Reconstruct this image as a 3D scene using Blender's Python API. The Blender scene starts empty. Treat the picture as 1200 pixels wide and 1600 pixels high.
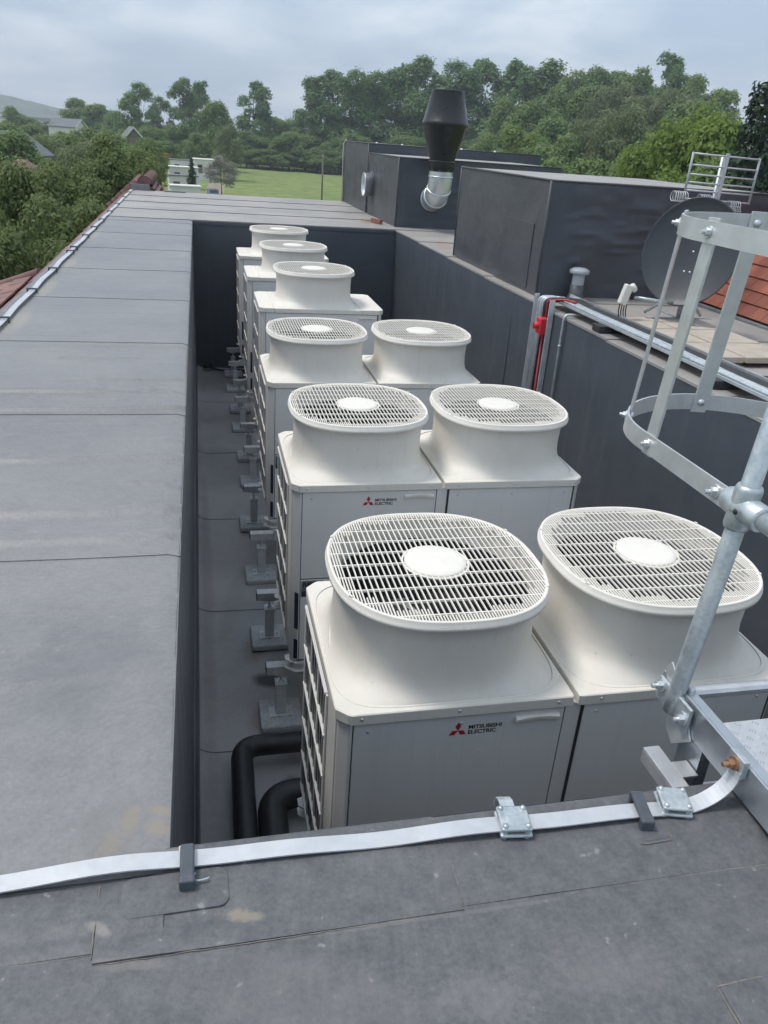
import bpy, math, random
import numpy as np
from mathutils import Matrix, Vector
S = bpy.context.scene
COL = S.collection
rnd = random.Random(7)
NR = np.random.default_rng(11)
R = math.radians

# ------------------------------------------------------------------ camera
CX, CY, CZ = -0.432, -2.215, 1.342
YAW, PITCH, ROLL, FPX = 0.242, 0.438, 0.073, 1237.1
_f = Vector((math.sin(YAW)*math.cos(PITCH), math.cos(YAW)*math.cos(PITCH), -math.sin(PITCH)))
_r = Vector((math.cos(YAW), -math.sin(YAW), 0)); _u = _r.cross(_f)
_r2 = math.cos(ROLL)*_r + math.sin(ROLL)*_u; _u2 = -math.sin(ROLL)*_r + math.cos(ROLL)*_u
cd = bpy.data.cameras.new('camera'); cam = bpy.data.objects.new('camera', cd); COL.objects.link(cam)
M = Matrix.Identity(4)
for i in range(3):
    M[i][0] = _r2[i]; M[i][1] = _u2[i]; M[i][2] = -_f[i]
M[0][3], M[1][3], M[2][3] = CX, CY, CZ
cam.matrix_world = M
cd.sensor_fit = 'VERTICAL'; cd.sensor_height = 36.0; cd.lens = FPX/1600*36.0
cd.clip_start = 0.05; cd.clip_end = 12000
S.camera = cam
def ray(px, py):
    return (_r2*((px-600)/FPX) - _u2*((py-800)/FPX) + _f)
def far(px, py, dist):
    d = ray(px, py); h = math.hypot(d.x, d.y)
    return Vector((CX, CY, CZ)) + d*(dist/h)

# ------------------------------------------------------------------ sky, sun, exposure
SUN_AZ, SUN_EL = R(294), R(65)          # compass-like: angle from +y, clockwise
w = bpy.data.worlds.new('World'); S.world = w; w.use_nodes = True
nt = w.node_tree; N = nt.nodes; L = nt.links; N.clear()
out = N.new('ShaderNodeOutputWorld'); bg = N.new('ShaderNodeBackground')
sky = N.new('ShaderNodeTexSky'); sky.sky_type = 'NISHITA'; sky.sun_disc = False
sky.sun_elevation = SUN_EL; sky.sun_rotation = SUN_AZ; sky.dust_density = 3.0; sky.air_density = 1.0
tc = N.new('ShaderNodeTexCoord'); sp = N.new('ShaderNodeSeparateXYZ'); L.new(tc.outputs['Generated'], sp.inputs[0])
ad = N.new('ShaderNodeMath'); ad.operation = 'ADD'; ad.inputs[1].default_value = 0.22; L.new(sp.outputs[2], ad.inputs[0])
mx = N.new('ShaderNodeMath'); mx.operation = 'MAXIMUM'; mx.inputs[1].default_value = 0.12; L.new(ad.outputs[0], mx.inputs[0])
dx = N.new('ShaderNodeMath'); dx.operation = 'DIVIDE'; L.new(sp.outputs[0], dx.inputs[0]); L.new(mx.outputs[0], dx.inputs[1])
dy = N.new('ShaderNodeMath'); dy.operation = 'DIVIDE'; L.new(sp.outputs[1], dy.inputs[0]); L.new(mx.outputs[0], dy.inputs[1])
cb = N.new('ShaderNodeCombineXYZ'); L.new(dx.outputs[0], cb.inputs[0]); L.new(dy.outputs[0], cb.inputs[1])
cn = N.new('ShaderNodeTexNoise'); cn.inputs['Scale'].default_value = 1.5; cn.inputs['Detail'].default_value = 7; cn.inputs['Roughness'].default_value = 0.52
cn.inputs['Distortion'].default_value = 0.25; L.new(cb.outputs[0], cn.inputs['Vector'])
cr = N.new('ShaderNodeValToRGB'); L.new(cn.outputs[0], cr.inputs[0])
e = cr.color_ramp.elements
e[0].position = 0.38; e[0].color = (3.5, 4.5, 5.75, 1)
e[1].position = 0.63; e[1].color = (6.8, 7.3, 7.9, 1)
m = cr.color_ramp.elements.new(0.50); m.color = (4.75, 5.65, 6.7, 1)
mix = N.new('ShaderNodeMix'); mix.data_type = 'RGBA'; mix.inputs[0].default_value = 0.86
L.new(sky.outputs[0], mix.inputs[6]); L.new(cr.outputs[0], mix.inputs[7])
L.new(mix.outputs[2], bg.inputs[0]); bg.inputs[1].default_value = 0.10
L.new(bg.outputs[0], out.inputs[0])
sl = bpy.data.lights.new('sun', 'SUN'); sl.energy = 1.5; sl.angle = R(14); sl.color = (1.0, 0.96, 0.90)
so = bpy.data.objects.new('sun', sl); COL.objects.link(so)
sd = Vector((math.sin(SUN_AZ)*math.cos(SUN_EL), math.cos(SUN_AZ)*math.cos(SUN_EL), math.sin(SUN_EL)))
so.rotation_euler = sd.to_track_quat('Z', 'Y').to_euler(); so.location = (0, -5, 30)
vs = S.view_settings; vs.view_transform = 'Standard'; vs.look = 'None'; vs.gamma = 1.0; vs.use_curve_mapping = False
vs.exposure = 0.62
S.cycles.use_adaptive_sampling = True; S.cycles.adaptive_threshold = 0.025
S.cycles.max_bounces = 6; S.cycles.diffuse_bounces = 3; S.cycles.glossy_bounces = 3
S.cycles.transmission_bounces = 3; S.cycles.volume_bounces = 0; S.cycles.transparent_max_bounces = 8

# ------------------------------------------------------------------ materials
class NG:
    def __init__(s, name):
        s.m = bpy.data.materials.new(name); s.m.use_nodes = True
        s.t = s.m.node_tree; s.n = s.t.nodes; s.l = s.t.links
        s.b = s.n['Principled BSDF']; s.pos = None
    def P(s, obj=False):
        k = s.n.new('ShaderNodeTexCoord').outputs['Object'] if obj else s.n.new('ShaderNodeNewGeometry').outputs['Position']
        return k
    def scale(s, v, sc):
        a = s.n.new('ShaderNodeVectorMath'); a.operation = 'MULTIPLY'; s.l.new(v, a.inputs[0]); a.inputs[1].default_value = sc; return a.outputs[0]
    def noise(s, v, sc, det=4, ro=.55, dist=0):
        a = s.n.new('ShaderNodeTexNoise'); s.l.new(v, a.inputs['Vector']); a.inputs['Scale'].default_value = sc
        a.inputs['Detail'].default_value = det; a.inputs['Roughness'].default_value = ro; a.inputs['Distortion'].default_value = dist
        return a.outputs[0]
    def ramp(s, v, p0, p1, c0=0.0, c1=1.0):
        a = s.n.new('ShaderNodeMapRange'); s.l.new(v, a.inputs[0]); a.clamp = True
        a.inputs[1].default_value = p0; a.inputs[2].default_value = p1; a.inputs[3].default_value = c0; a.inputs[4].default_value = c1
        return a.outputs[0]
    def math(s, op, a, b=None):
        k = s.n.new('ShaderNodeMath'); k.operation = op
        for i, v in enumerate((a, b)):
            if v is None: continue
            if isinstance(v, (int, float)): k.inputs[i].default_value = v
            else: s.l.new(v, k.inputs[i])
        return k.outputs[0]
    def mix(s, f, a, b, mode='MIX'):
        k = s.n.new('ShaderNodeMix'); k.data_type = 'RGBA'; k.blend_type = mode
        for i, v in ((0, f), (6, a), (7, b)):
            if isinstance(v, (int, float)): k.inputs[i].default_value = v
            elif isinstance(v, tuple): k.inputs[i].default_value = (*v, 1) if len(v) == 3 else v
            else: s.l.new(v, k.inputs[i])
        return k.outputs[2]
    def bump(s, h, st=.3, d=.01, prev=None):
        k = s.n.new('ShaderNodeBump'); k.inputs['Strength'].default_value = st; k.inputs['Distance'].default_value = d
        s.l.new(h, k.inputs['Height'])
        if prev is not None: s.l.new(prev, k.inputs['Normal'])
        return k.outputs[0]
    def fin(s, col=None, rough=None, metal=None, nrm=None, spec=None):
        for n_, v in (('Base Color', col), ('Roughness', rough), ('Metallic', metal), ('Normal', nrm), ('Specular IOR Level', spec)):
            if v is None: continue
            if isinstance(v, (int, float)): s.b.inputs[n_].default_value = v
            elif isinstance(v, tuple): s.b.inputs[n_].default_value = (*v, 1)
            else: s.l.new(v, s.b.inputs[n_])
        return s.m
    def blob(s, P, x, y, rx, ry, rot=0, soft=.6, wob=.5, sc=30):
        # stain with a ragged outline of its own
        a = s.n.new('ShaderNodeVectorMath'); a.operation = 'SUBTRACT'; s.l.new(P, a.inputs[0]); a.inputs[1].default_value = (x, y, 0)
        r = s.n.new('ShaderNodeVectorRotate'); r.rotation_type = 'Z_AXIS'; r.inputs['Angle'].default_value = rot; s.l.new(a.outputs[0], r.inputs['Vector'])
        q = s.scale(r.outputs[0], (1/rx, 1/ry, 0))
        ln = s.n.new('ShaderNodeVectorMath'); ln.operation = 'LENGTH'; s.l.new(q, ln.inputs[0])
        nz = s.noise(P, sc, 4, .6)
        v = s.math('ADD', ln.outputs['Value'], s.math('MULTIPLY', s.math('SUBTRACT', nz, .5), wob*2))
        return s.ramp(v, 1.0, 1.0-soft)

def m_simple(name, col, rough=.5, metal=0, var=.12, sc=8, bump=0, bsc=200, dirt=None, obj=True):
    g = NG(name); P = g.P(obj)
    n1 = g.noise(P, sc, 5, .6)
    c = g.mix(g.ramp(n1, .3, .7), tuple(v*(1-var) for v in col), tuple(min(1, v*(1+var)) for v in col))
    if dirt:
        n2 = g.noise(P, sc*.35, 6, .65)
        c = g.mix(g.ramp(n2, .52, .75, 0, dirt[1]), c, dirt[0])
    rr = g.ramp(g.noise(P, sc*2.3, 3), .3, .7, max(0.02, rough-.08), rough+.08)
    nm = g.bump(g.noise(P, bsc, 3), bump, .002) if bump else None
    return g.fin(c, rr, metal, nm)

def m_membrane(name, col, dust, dustamt, stains=(), rough=.5, treads=(), spec=.5, speck=.45):
    g = NG(name); P = g.P()
    big = g.noise(P, .9, 5, .6, .3); med = g.noise(P, 6, 5, .65); fine = g.noise(P, 160, 3, .7)
    stx = g.noise(g.scale(P, (3, 45, 3)), 1.0, 4, .6)
    c = g.mix(g.ramp(med, .3, .7), tuple(v*.86 for v in col), tuple(v*1.12 for v in col))
    d = g.math('MULTIPLY', g.ramp(big, .3, .72), dustamt)
    c = g.mix(d, c, dust)
    c = g.mix(g.math('MULTIPLY', g.ramp(stx, .5, .8), .18), c, tuple(v*1.5 for v in col))
    c = g.mix(g.math('MULTIPLY', g.ramp(fine, .55, .8), .25), c, tuple(min(.6, v*1.7) for v in col))
    gr_ = g.noise(P, 75, 4, .75)
    c = g.mix(g.ramp(gr_, .32, .68), g.mix(.16, c, (.02, .02, .025)), g.mix(.10, c, (.42, .41, .40)))
    mo = g.noise(P, 19, 4, .7)
    c = g.mix(g.ramp(mo, .35, .65, 0, .16), c, (.33, .32, .31))
    spk = g.noise(P, 38, 2, .5)
    c = g.mix(g.math('MULTIPLY', g.ramp(spk, .70-.06*(speck > .5), .76), speck), c, (.33, .33, .33))
    for (x, y, rx, ry, rot, sc_, amt, wob, colr) in stains:
        b = g.blob(P, x, y, rx, ry, rot, .5, wob, sc_)
        c = g.mix(g.math('MULTIPLY', b, amt), c, colr)
    for (x, y, rx, ry, rot) in treads:
        b = g.blob(P, x, y, rx, ry, rot, .4, .4, 25)
        wv = g.n.new('ShaderNodeTexWave'); wv.wave_profile = 'TRI'; wv.bands_direction = 'Y'; g.l.new(P, wv.inputs['Vector'])
        wv.inputs['Scale'].default_value = 17; wv.inputs['Distortion'].default_value = 7.0; wv.inputs['Detail Scale'].default_value = 2.2; wv.inputs['Detail'].default_value = 2
        c = g.mix(g.math('MULTIPLY', g.math('MULTIPLY', b, g.ramp(wv.outputs[0], .45, .6)), .20), c, (.09, .10, .11))
    wea = g.noise(g.scale(P, (420, 60, 60)), 1.0, 2)
    n1 = g.bump(wea, .10, .002); n2 = g.bump(fine, .22, .002, n1); n3 = g.bump(g.noise(P, 14, 4, .55), .16, .01, n2)
    rr = g.ramp(med, .3, .7, rough-.07, rough+.08)
    return g.fin(c, rr, 0, n3, spec)

TAN = (.30, .25, .19)
stL = [(-.612, -.905, .022, .05, .1, 40, .75, .35, TAN), (-.553, -.885, .03, .016, .2, 40, .7, .4, TAN), (-.555, -.93, .035, .03, .5, 45, .6, .5, TAN),
       (-.648, -.965, .03, .05, .3, 40, .55, .5, TAN), (-.65, -.93, .10, .11, .2, 12, .35, .4, (.17, .16, .15)),
       (-.60, .46, .03, .02, 0, 40, .5, .4, (.35, .33, .30)), (-.78, -.35, .2, .3, .3, 8, .25, .5, (.10, .11, .125)), (-1.1, -.6, .3, .2, .6, 6, .2, .5, (.24, .22, .20)),
       (-1.72, 3.9, .08, .5, 0, 10, .4, .5, (.36, .33, .25)), (-1.72, 5.2, .07, .5, 0, 10, .4, .5, (.36, .33, .25)), (-1.72, 6.6, .07, .4, 0, 10, .4, .5, (.36, .33, .25)), (-1.74, 9.2, .06, .8, 0, 10, .3, .5, (.36, .33, .25))]
trL = [(-.85, -.17, .05, .10, .1), (-.90, -.36, .05, .09, 0.2), (-1.13, .68, .05, .10, 0), (-1.1, .50, .05, .09, .1), (-.94, 1.55, .05, .11, 0), (-.99, 1.36, .05, .09, .2), (-.80, 2.2, .05, .10, .1), (-1.0, 2.45, .05, .1, 0)]
MEM_L = m_membrane('membrane_walkway', (.170, .170, .178), (.31, .298, .288), .6, stL, .46, trL)
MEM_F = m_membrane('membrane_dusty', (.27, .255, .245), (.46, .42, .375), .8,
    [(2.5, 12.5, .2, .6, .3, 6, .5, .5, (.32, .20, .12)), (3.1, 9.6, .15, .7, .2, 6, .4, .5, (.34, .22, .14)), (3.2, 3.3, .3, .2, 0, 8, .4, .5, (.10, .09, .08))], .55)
stN = [(-.39, -1.172, .05, .016, .3, 60, .5, .7, (.33, .28, .19)), (-.60, -1.235, .10, .014, .1, 40, .35, .8, (.24, .22, .19)), (-.05, -1.232, .4, .006, 0, 40, .22, 1.0, (.26, .24, .21)),
       (-.3, -1.35, .25, .10, .3, 9, .25, .5, (.20, .18, .17)), (.25, -1.38, .17, .08, .1, 35, .16, .9, (.27, .25, .23)),
       (.02, -1.40, .10, .06, .2, 60, .16, 1.0, (.34, .32, .30)), (-.65, -1.16, .03, .012, .6, 60, .4, .7, (.33, .31, .28)), (-.52, -1.0, .05, .012, .2, 50, .4, .5, (.33, .32, .30))]
MEM_N = m_membrane('membrane_near', (.062, .069, .082), (.125, .12, .115), .5, stN, .52)
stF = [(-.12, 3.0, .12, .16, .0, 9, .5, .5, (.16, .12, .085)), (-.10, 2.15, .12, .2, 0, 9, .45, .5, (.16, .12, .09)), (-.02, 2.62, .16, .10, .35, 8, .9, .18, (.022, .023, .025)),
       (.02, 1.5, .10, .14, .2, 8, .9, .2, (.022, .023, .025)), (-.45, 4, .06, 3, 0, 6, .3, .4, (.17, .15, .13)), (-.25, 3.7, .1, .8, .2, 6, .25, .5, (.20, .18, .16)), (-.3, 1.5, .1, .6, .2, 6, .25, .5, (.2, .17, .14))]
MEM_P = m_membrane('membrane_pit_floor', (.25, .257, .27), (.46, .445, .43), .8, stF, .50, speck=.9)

def m_wall():
    g = NG('membrane_wall'); P = g.P()
    med = g.noise(P, 3, 5, .6); stv = g.noise(g.scale(P, (9, 9, .35)), 1.0, 5, .6); fine = g.noise(P, 180, 3, .7)
    c = g.mix(g.ramp(med, .3, .7), (.060, .070, .086), (.078, .088, .103))
    c = g.mix(g.math('MULTIPLY', g.ramp(stv, .55, .75), .45), c, (.115, .115, .12))
    n = g.bump(fine, .12, .002); n = g.bump(med, .15, .02, n)
    return g.fin(c, g.ramp(stv, .3, .7, .42, .58), 0, n)
MEM_W = m_wall()
def m_box():
    g = NG('membrane_plenum'); P = g.P()
    med = g.noise(P, 2.2, 6, .65, .4); fine = g.noise(P, 150, 3, .7); scf = g.noise(g.scale(P, (4, 4, 22)), 1, 4, .6)
    c = g.mix(g.ramp(med, .3, .7), (.052, .056, .064), (.082, .085, .092))
    c = g.mix(g.math('MULTIPLY', g.ramp(scf, .55, .8), .35), c, (.17, .165, .16))
    n = g.bump(fine, .15, .002); n = g.bump(g.noise(P, 7, 4), .2, .02, n)
    return g.fin(c, g.ramp(med, .3, .7, .34, .5), 0, n)
MEM_B = m_box()
def m_white():
    g = NG('cream_enamel'); P = g.P(True); PW = g.P()
    c = (.80, .775, .73)
    n1 = g.noise(P, 5, 5, .6); 
    col = g.mix(g.ramp(n1, .3, .7), (.765, .72, .645), (.80, .76, .69))
    sm = g.noise(g.scale(PW, (14, 14, 2.2)), 1, 5, .65)
    col = g.mix(g.math('MULTIPLY', g.ramp(sm, .52, .76), .20), col, (.52, .48, .42))
    sk = g.noise(PW, 70, 3, .6); mk = g.noise(PW, 3.0, 2)
    col = g.mix(g.math('MULTIPLY', g.math('MULTIPLY', g.ramp(sk, .68, .73), g.ramp(mk, .5, .6)), .55), col, (.33, .29, .25))
    du = g.noise(PW, 2.3, 6, .7)
    col = g.mix(g.ramp(du, .50, .72, 0, .16), col, (.56, .52, .46))
    return g.fin(col, g.ramp(n1, .3, .7, .46, .62), 0, g.bump(g.noise(P, 220, 2), .05, .001), .4)
WHITE = m_white()
def m_panel():
    g = NG('grey_cream_sheet_steel'); P = g.P(True); PW = g.P()
    n1 = g.noise(P, 4, 5, .6); dr = g.noise(g.scale(PW, (38, 38, .8)), 1, 4, .6)
    col = g.mix(g.ramp(n1, .3, .7), (.71, .70, .68), (.76, .745, .72))
    col = g.mix(g.math('MULTIPLY', g.ramp(dr, .56, .8), .30), col, (.52, .515, .50))
    return g.fin(col, g.ramp(dr, .3, .7, .34, .46), 0, g.bump(n1, .04, .004))
PANEL = m_panel()
COIL = m_simple('coil_fins', (.035, .037, .04), .5, .3, .3, 30)
DARK = m_simple('fan_black', (.018, .019, .021), .45, 0, .2, 10)
GAP = m_simple('gap_shadow', (.03, .03, .032), .7)  # near-black colour imitating the shadow between cabinet panels
ALU = m_simple('aluminium', (.60, .605, .615), .40, .6, .10, 14, .12, 300, ((.5, .5, .5), .35))
ALUT = m_simple('aluminium_tape', (.56, .57, .59), .45, .4, .08, 18, .05, 200, ((.6, .57, .53), .35), obj=False)
ALUD = m_simple('mill_aluminium', (.50, .53, .56), .34, .8, .12, 9, .1, 200, ((.33, .36, .39), .5))
def m_galv():
    g = NG('galvanised_steel'); P = g.P()
    v = g.n.new('ShaderNodeTexVoronoi'); g.l.new(P, v.inputs['Vector']); v.inputs['Scale'].default_value = 110
    n1 = g.noise(P, 16, 5, .65); sx = g.noise(g.scale(P, (60, 60, 8)), 1, 4, .6)
    t = g.math('ADD', g.math('MULTIPLY', v.outputs['Color'], .14), g.math('MULTIPLY', n1, .86))
    c = g.mix(g.ramp(t, .3, .62), (.36, .41, .43), (.60, .635, .65))
    c = g.mix(g.math('MULTIPLY', g.ramp(sx, .55, .75), .5), c, (.30, .34, .36))
    return g.fin(c, g.ramp(t, .3, .7, .38, .52), .65, g.bump(n1, .15, .002))
GALV = m_galv()
ZINC = m_simple('bright_zinc', (.66, .69, .71), .36, .7, .10, 12)
DULL = m_simple('galvanised_strut', (.56, .58, .595), .45, .25, .15, 20, .1, 200, ((.2, .18, .15), .5))
RUB = m_simple('recycled_rubber', (.44, .455, .465), .75, 0, .2, 40, .5, 300, ((.2, .19, .17), .5))
RUBD = m_simple('black_rubber', (.03, .032, .035), .6, 0, .2, 30, .3, 200)
CLIP = m_simple('grey_plastic_clip', (.07, .08, .095), .5, 0, .2, 30, .1, 200)
COPPER = m_simple('brass_copper', (.45, .27, .16), .45, .7, .2, 60)
BLACK = m_simple('black_gloss_steel', (.016, .018, .021), .32, 0, .15, 3)
INSUL = m_simple('black_pipe_insulation', (.022, .023, .025), .48, 0, .25, 9, .35, 60)
DISH = m_simple('dark_grey_dish', (.038, .044, .052), .45, 0, .1, 5, .05, 100)
OFFW = m_simple('off_white_plastic', (.70, .68, .62), .45, 0, .06, 20)
GREYP = m_simple('grey_pvc', (.40, .43, .46), .45, 0, .08, 20)
GREYD = m_simple('dark_pvc', (.09, .10, .11), .5, 0, .1, 20)
RED = m_simple('red_isolator', (.62, .028, .035), .4, 0, .1, 20)
REDC = m_simple('red_cable', (.42, .03, .04), .5, 0, .1, 20)
LOGOR = m_simple('logo_red', (.45, .015, .025), .4)
INK = m_simple('black_print', (.012, .012, .013), .5)
LAB = m_simple('blue_black_label', (.030, .036, .07), .35, 0, .25, 60)
LABG = m_simple('grey_label', (.16, .17, .19), .4, 0, .3, 60)
SLAB = m_simple('concrete_slab', (.44, .385, .32), .85, 0, .12, 7, .4, 120, ((.30, .24, .18), .5), obj=False)
BRICK = m_simple('red_brick', (.26, .11, .075), .85, 0, .2, 12, .4, 80)
CEAVE = m_simple('lead_flashing', (.20, .21, .225), .55, .2, .15, 6, .2, 60, obj=False)
PAINTW = m_simple('white_painted_render', (.70, .69, .66), .8, 0, .08, .6, obj=False)
WALLB = m_simple('brick_wall_far', (.24, .13, .09), .85, 0, .2, 2, obj=False)
GLASS = m_simple('window_glass', (.03, .04, .05), .08, 0, .1, 1)
ROOFB = m_simple('brown_tiles_far', (.20, .125, .095), .8, 0, .15, 3, .3, 20, obj=False)
ROOFG = m_simple('grey_slates_far', (.14, .15, .165), .7, 0, .15, 3, obj=False)
WOOD = m_simple('weathered_timber', (.19, .165, .135), .8, 0, .2, 4, obj=False)
CARP = m_simple('car_paint_blue_grey', (.09, .13, .17), .3, .2, .05, 3)
TYRE = m_simple('tyre', (.02, .02, .02), .8)
YEL = (.55, .42, .05)
def m_tile(name, a, b):
    g = NG(name); P = g.P(True)
    oi = g.n.new('ShaderNodeObjectInfo'); n1 = g.noise(g.P(), 9, 5, .65)
    c = g.mix(oi.outputs['Random'], a, b)
    c = g.mix(g.math('MULTIPLY', g.ramp(n1, .45, .75), .45), c, (.10, .055, .05))
    return g.fin(c, g.ramp(n1, .3, .7, .55, .75), 0, g.bump(g.noise(g.P(), 120, 3), .25, .003))
TILE = m_tile('clay_tile', (.20, .055, .035), (.33, .105, .065))
TILEL = m_tile('weathered_clay_tile', (.20, .10, .09), (.30, .145, .12))
def m_leaf(name, a, b, c3, trans=.4, rough=.6):
    g = NG(name); at = g.n.new('ShaderNodeAttribute'); at.attribute_name = 'tint'
    oi = g.n.new('ShaderNodeObjectInfo')
    c = g.mix(at.outputs['Fac'], a, b)
    c = g.mix(g.math('MULTIPLY', oi.outputs['Random'], .55), c, c3)
    g.fin(c, rough, 0, None, .25)
    tr = g.n.new('ShaderNodeBsdfTranslucent'); g.l.new(c, tr.inputs[0])
    ms = g.n.new('ShaderNodeMixShader'); ms.inputs[0].default_value = trans
    o = g.n['Material Output']; g.l.new(g.b.outputs[0], ms.inputs[1]); g.l.new(tr.outputs[0], ms.inputs[2]); g.l.new(ms.outputs[0], o.inputs[0])
    return g.m
LEAF_FAR = m_leaf('leaf_lime', (.13, .22, .080), (.21, .32, .12), (.155, .26, .115))
LEAF_MID = m_leaf('leaf_mixed', (.145, .22, .075), (.26, .345, .12), (.19, .285, .11))
LEAF_GREY = m_leaf('leaf_willow', (.16, .205, .10), (.25, .29, .145), (.19, .235, .12))
LEAF_BRI = m_leaf('leaf_fresh', (.14, .22, .045), (.27, .35, .09), (.20, .28, .07))
LEAF_NEAR = m_leaf('leaf_near', (.075, .13, .042), (.30, .34, .14), (.15, .20, .08))
LEAF_CON = m_leaf('leaf_conifer', (.030, .055, .036), (.055, .085, .05), (.04, .065, .04), .1)
LEAF_BLOS = m_leaf('blossom', (.42, .40, .36), (.10, .14, .06), (.40, .36, .33))
LEAF_YEL = m_leaf('yellow_flower', (.55, .42, .05), (.16, .20, .05), (.4, .3, .05))
BARK = m_simple('bark', (.085, .07, .055), .9, 0, .25, 4)

# ------------------------------------------------------------------ helpers
def tag(o, label, cat, group=None, kind=None):
    if label: o['label'] = label
    if cat: o['category'] = cat
    if group: o['group'] = group
    if kind: o['kind'] = kind
    return o
def empty(name, loc=(0, 0, 0), rz=0, label=None, cat=None, group=None):
    o = bpy.data.objects.new(name, None); COL.objects.link(o); o.location = loc; o.rotation_euler = (0, 0, rz)
    o.empty_display_size = .1
    return tag(o, label, cat, group)
class MB:
    def __init__(s): s.v = []; s.f = []; s.sm = []
    def add(s, vs, fs, smooth=False):
        o = len(s.v); s.v += [tuple(v) for v in vs]; s.f += [tuple(i+o for i in f) for f in fs]; s.sm += [smooth]*len(fs); return s
    def box(s, x0, x1, y0, y1, z0, z1, mat=None):
        v = [(x0, y0, z0), (x1, y0, z0), (x1, y1, z0), (x0, y1, z0), (x0, y0, z1), (x1, y0, z1), (x1, y1, z1), (x0, y1, z1)]
        if mat is not None: v = [tuple(mat @ Vector(p)) for p in v]
        return s.add(v, [(3, 2, 1, 0), (4, 5, 6, 7), (0, 1, 5, 4), (1, 2, 6, 5), (2, 3, 7, 6), (3, 0, 4, 7)])
    def loft(s, loops, closed=True, cap0=False, cap1=False, smooth=True):
        n = len(loops[0]); vs = [p for l in loops for p in l]; fs = []
        for i in range(len(loops)-1):
            for j in range(n if closed else n-1):
                k = (j+1) % n; fs.append((i*n+j, i*n+k, (i+1)*n+k, (i+1)*n+j))
        s.add(vs, fs, smooth)
        o = len(s.v)-len(vs)
        if cap0: s.f.append(tuple(o+j for j in reversed(range(n)))); s.sm.append(False)
        if cap1: s.f.append(tuple(o+(len(loops)-1)*n+j for j in range(n))); s.sm.append(False)
        return s
    def tube(s, path, r, n=16, caps=True, smooth=True):
        P = [Vector(p) for p in path]; loops = []; prev = None
        for i, p in enumerate(P):
            t = (P[min(i+1, len(P)-1)]-P[max(i-1, 0)]).normalized()
            if prev is None:
                a = Vector((0, 0, 1)) if abs(t.z) < .9 else Vector((1, 0, 0)); u = t.cross(a).normalized()
            else: u = (prev - t*prev.dot(t)).normalized()
            prev = u; vv = t.cross(u); rr = r[i] if isinstance(r, (list, tuple)) else r
            loops.append([p + (u*math.cos(2*math.pi*k/n)+vv*math.sin(2*math.pi*k/n))*rr for k in range(n)])
        return s.loft(loops, True, caps, caps, smooth)
    def strip(s, path, up, width, th):
        # flat bar following path; width across 'side' vectors given per point
        loops = []
        for p, (sd_, nm) in zip(path, up):
            p = Vector(p); a = Vector(sd_)*width/2; b = Vector(nm)*th/2
            loops.append([p-a-b, p+a-b, p+a+b, p-a+b])
        return s.loft(loops, True, True, True, False)
    def lathe(s, prof, c=(0, 0, 0), n=24, axis=None, smooth=True):
        loops = []
        q = Vector((0, 0, 1)).rotation_difference(Vector(axis)).to_matrix() if axis is not None else Matrix.Identity(3)
        for r, z in prof:
            loops.append([Vector(c)+q @ Vector((r*math.cos(2*math.pi*k/n), r*math.sin(2*math.pi*k/n), z)) for k in range(n)])
        return s.loft(loops, True, False, False, smooth)
    def hexbolt(s, c, axis, r, h):
        q = Vector((0, 0, 1)).rotation_difference(Vector(axis)).to_matrix(); c = Vector(c)
        def ring(rr, z, n): return [c+q @ Vector((rr*math.cos(2*math.pi*k/n), rr*math.sin(2*math.pi*k/n), z)) for k in range(n)]
        s.loft([ring(r*1.5, 0, 18), ring(r*1.5, h*.2, 18)], True, False, True, False)
        s.loft([ring(r, h*.2, 6), ring(r, h*.75, 6)], True, False, True, False)
        s.loft([ring(r*.5, h*.75, 10), ring(r*.5, h*1.35, 10)], True, False, True, False)
        return s
    def mesh(s, name):
        me = bpy.data.meshes.new(name); me.from_pydata(s.v, [], s.f); me.polygons.foreach_set('use_smooth', s.sm); me.update(); return me
    def build(s, name, mat, parent=None, bevel=0, seg=2):
        o = bpy.data.objects.new(name, s.mesh(name)); o.data.materials.append(mat); COL.objects.link(o)
        if parent is not None: o.parent = parent
        if bevel:
            b = o.modifiers.new('bevel', 'BEVEL'); b.width = bevel; b.segments = seg; b.limit_method = 'ANGLE'; b.angle_limit = R(40)
        return o
def part(name, me, mat, parent, loc=(0, 0, 0), rot=(0, 0, 0)):
    o = bpy.data.objects.new(name, me)
    if mat is not None and not me.materials: me.materials.append(mat)
    COL.objects.link(o); o.parent = parent; o.location = loc; o.rotation_euler = rot; return o
def copy_tree(o, parent=None):
    c = o.copy(); COL.objects.link(c); c.parent = parent
    for ch in o.children: copy_tree(ch, c)
    return c
def struct(o): o['kind'] = 'structure'; return o
_lat = NR.random((64, 64))
def vnoise(x, y):
    x = np.asarray(x, float); y = np.asarray(y, float); xi = np.floor(x).astype(int); yi = np.floor(y).astype(int); fx = x-xi; fy = y-yi
    fx = fx*fx*(3-2*fx); fy = fy*fy*(3-2*fy); g = lambda a, b: _lat[a % 64, b % 64]
    return (g(xi, yi)*(1-fx)+g(xi+1, yi)*fx)*(1-fy)+(g(xi, yi+1)*(1-fx)+g(xi+1, yi+1)*fx)*fy
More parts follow.
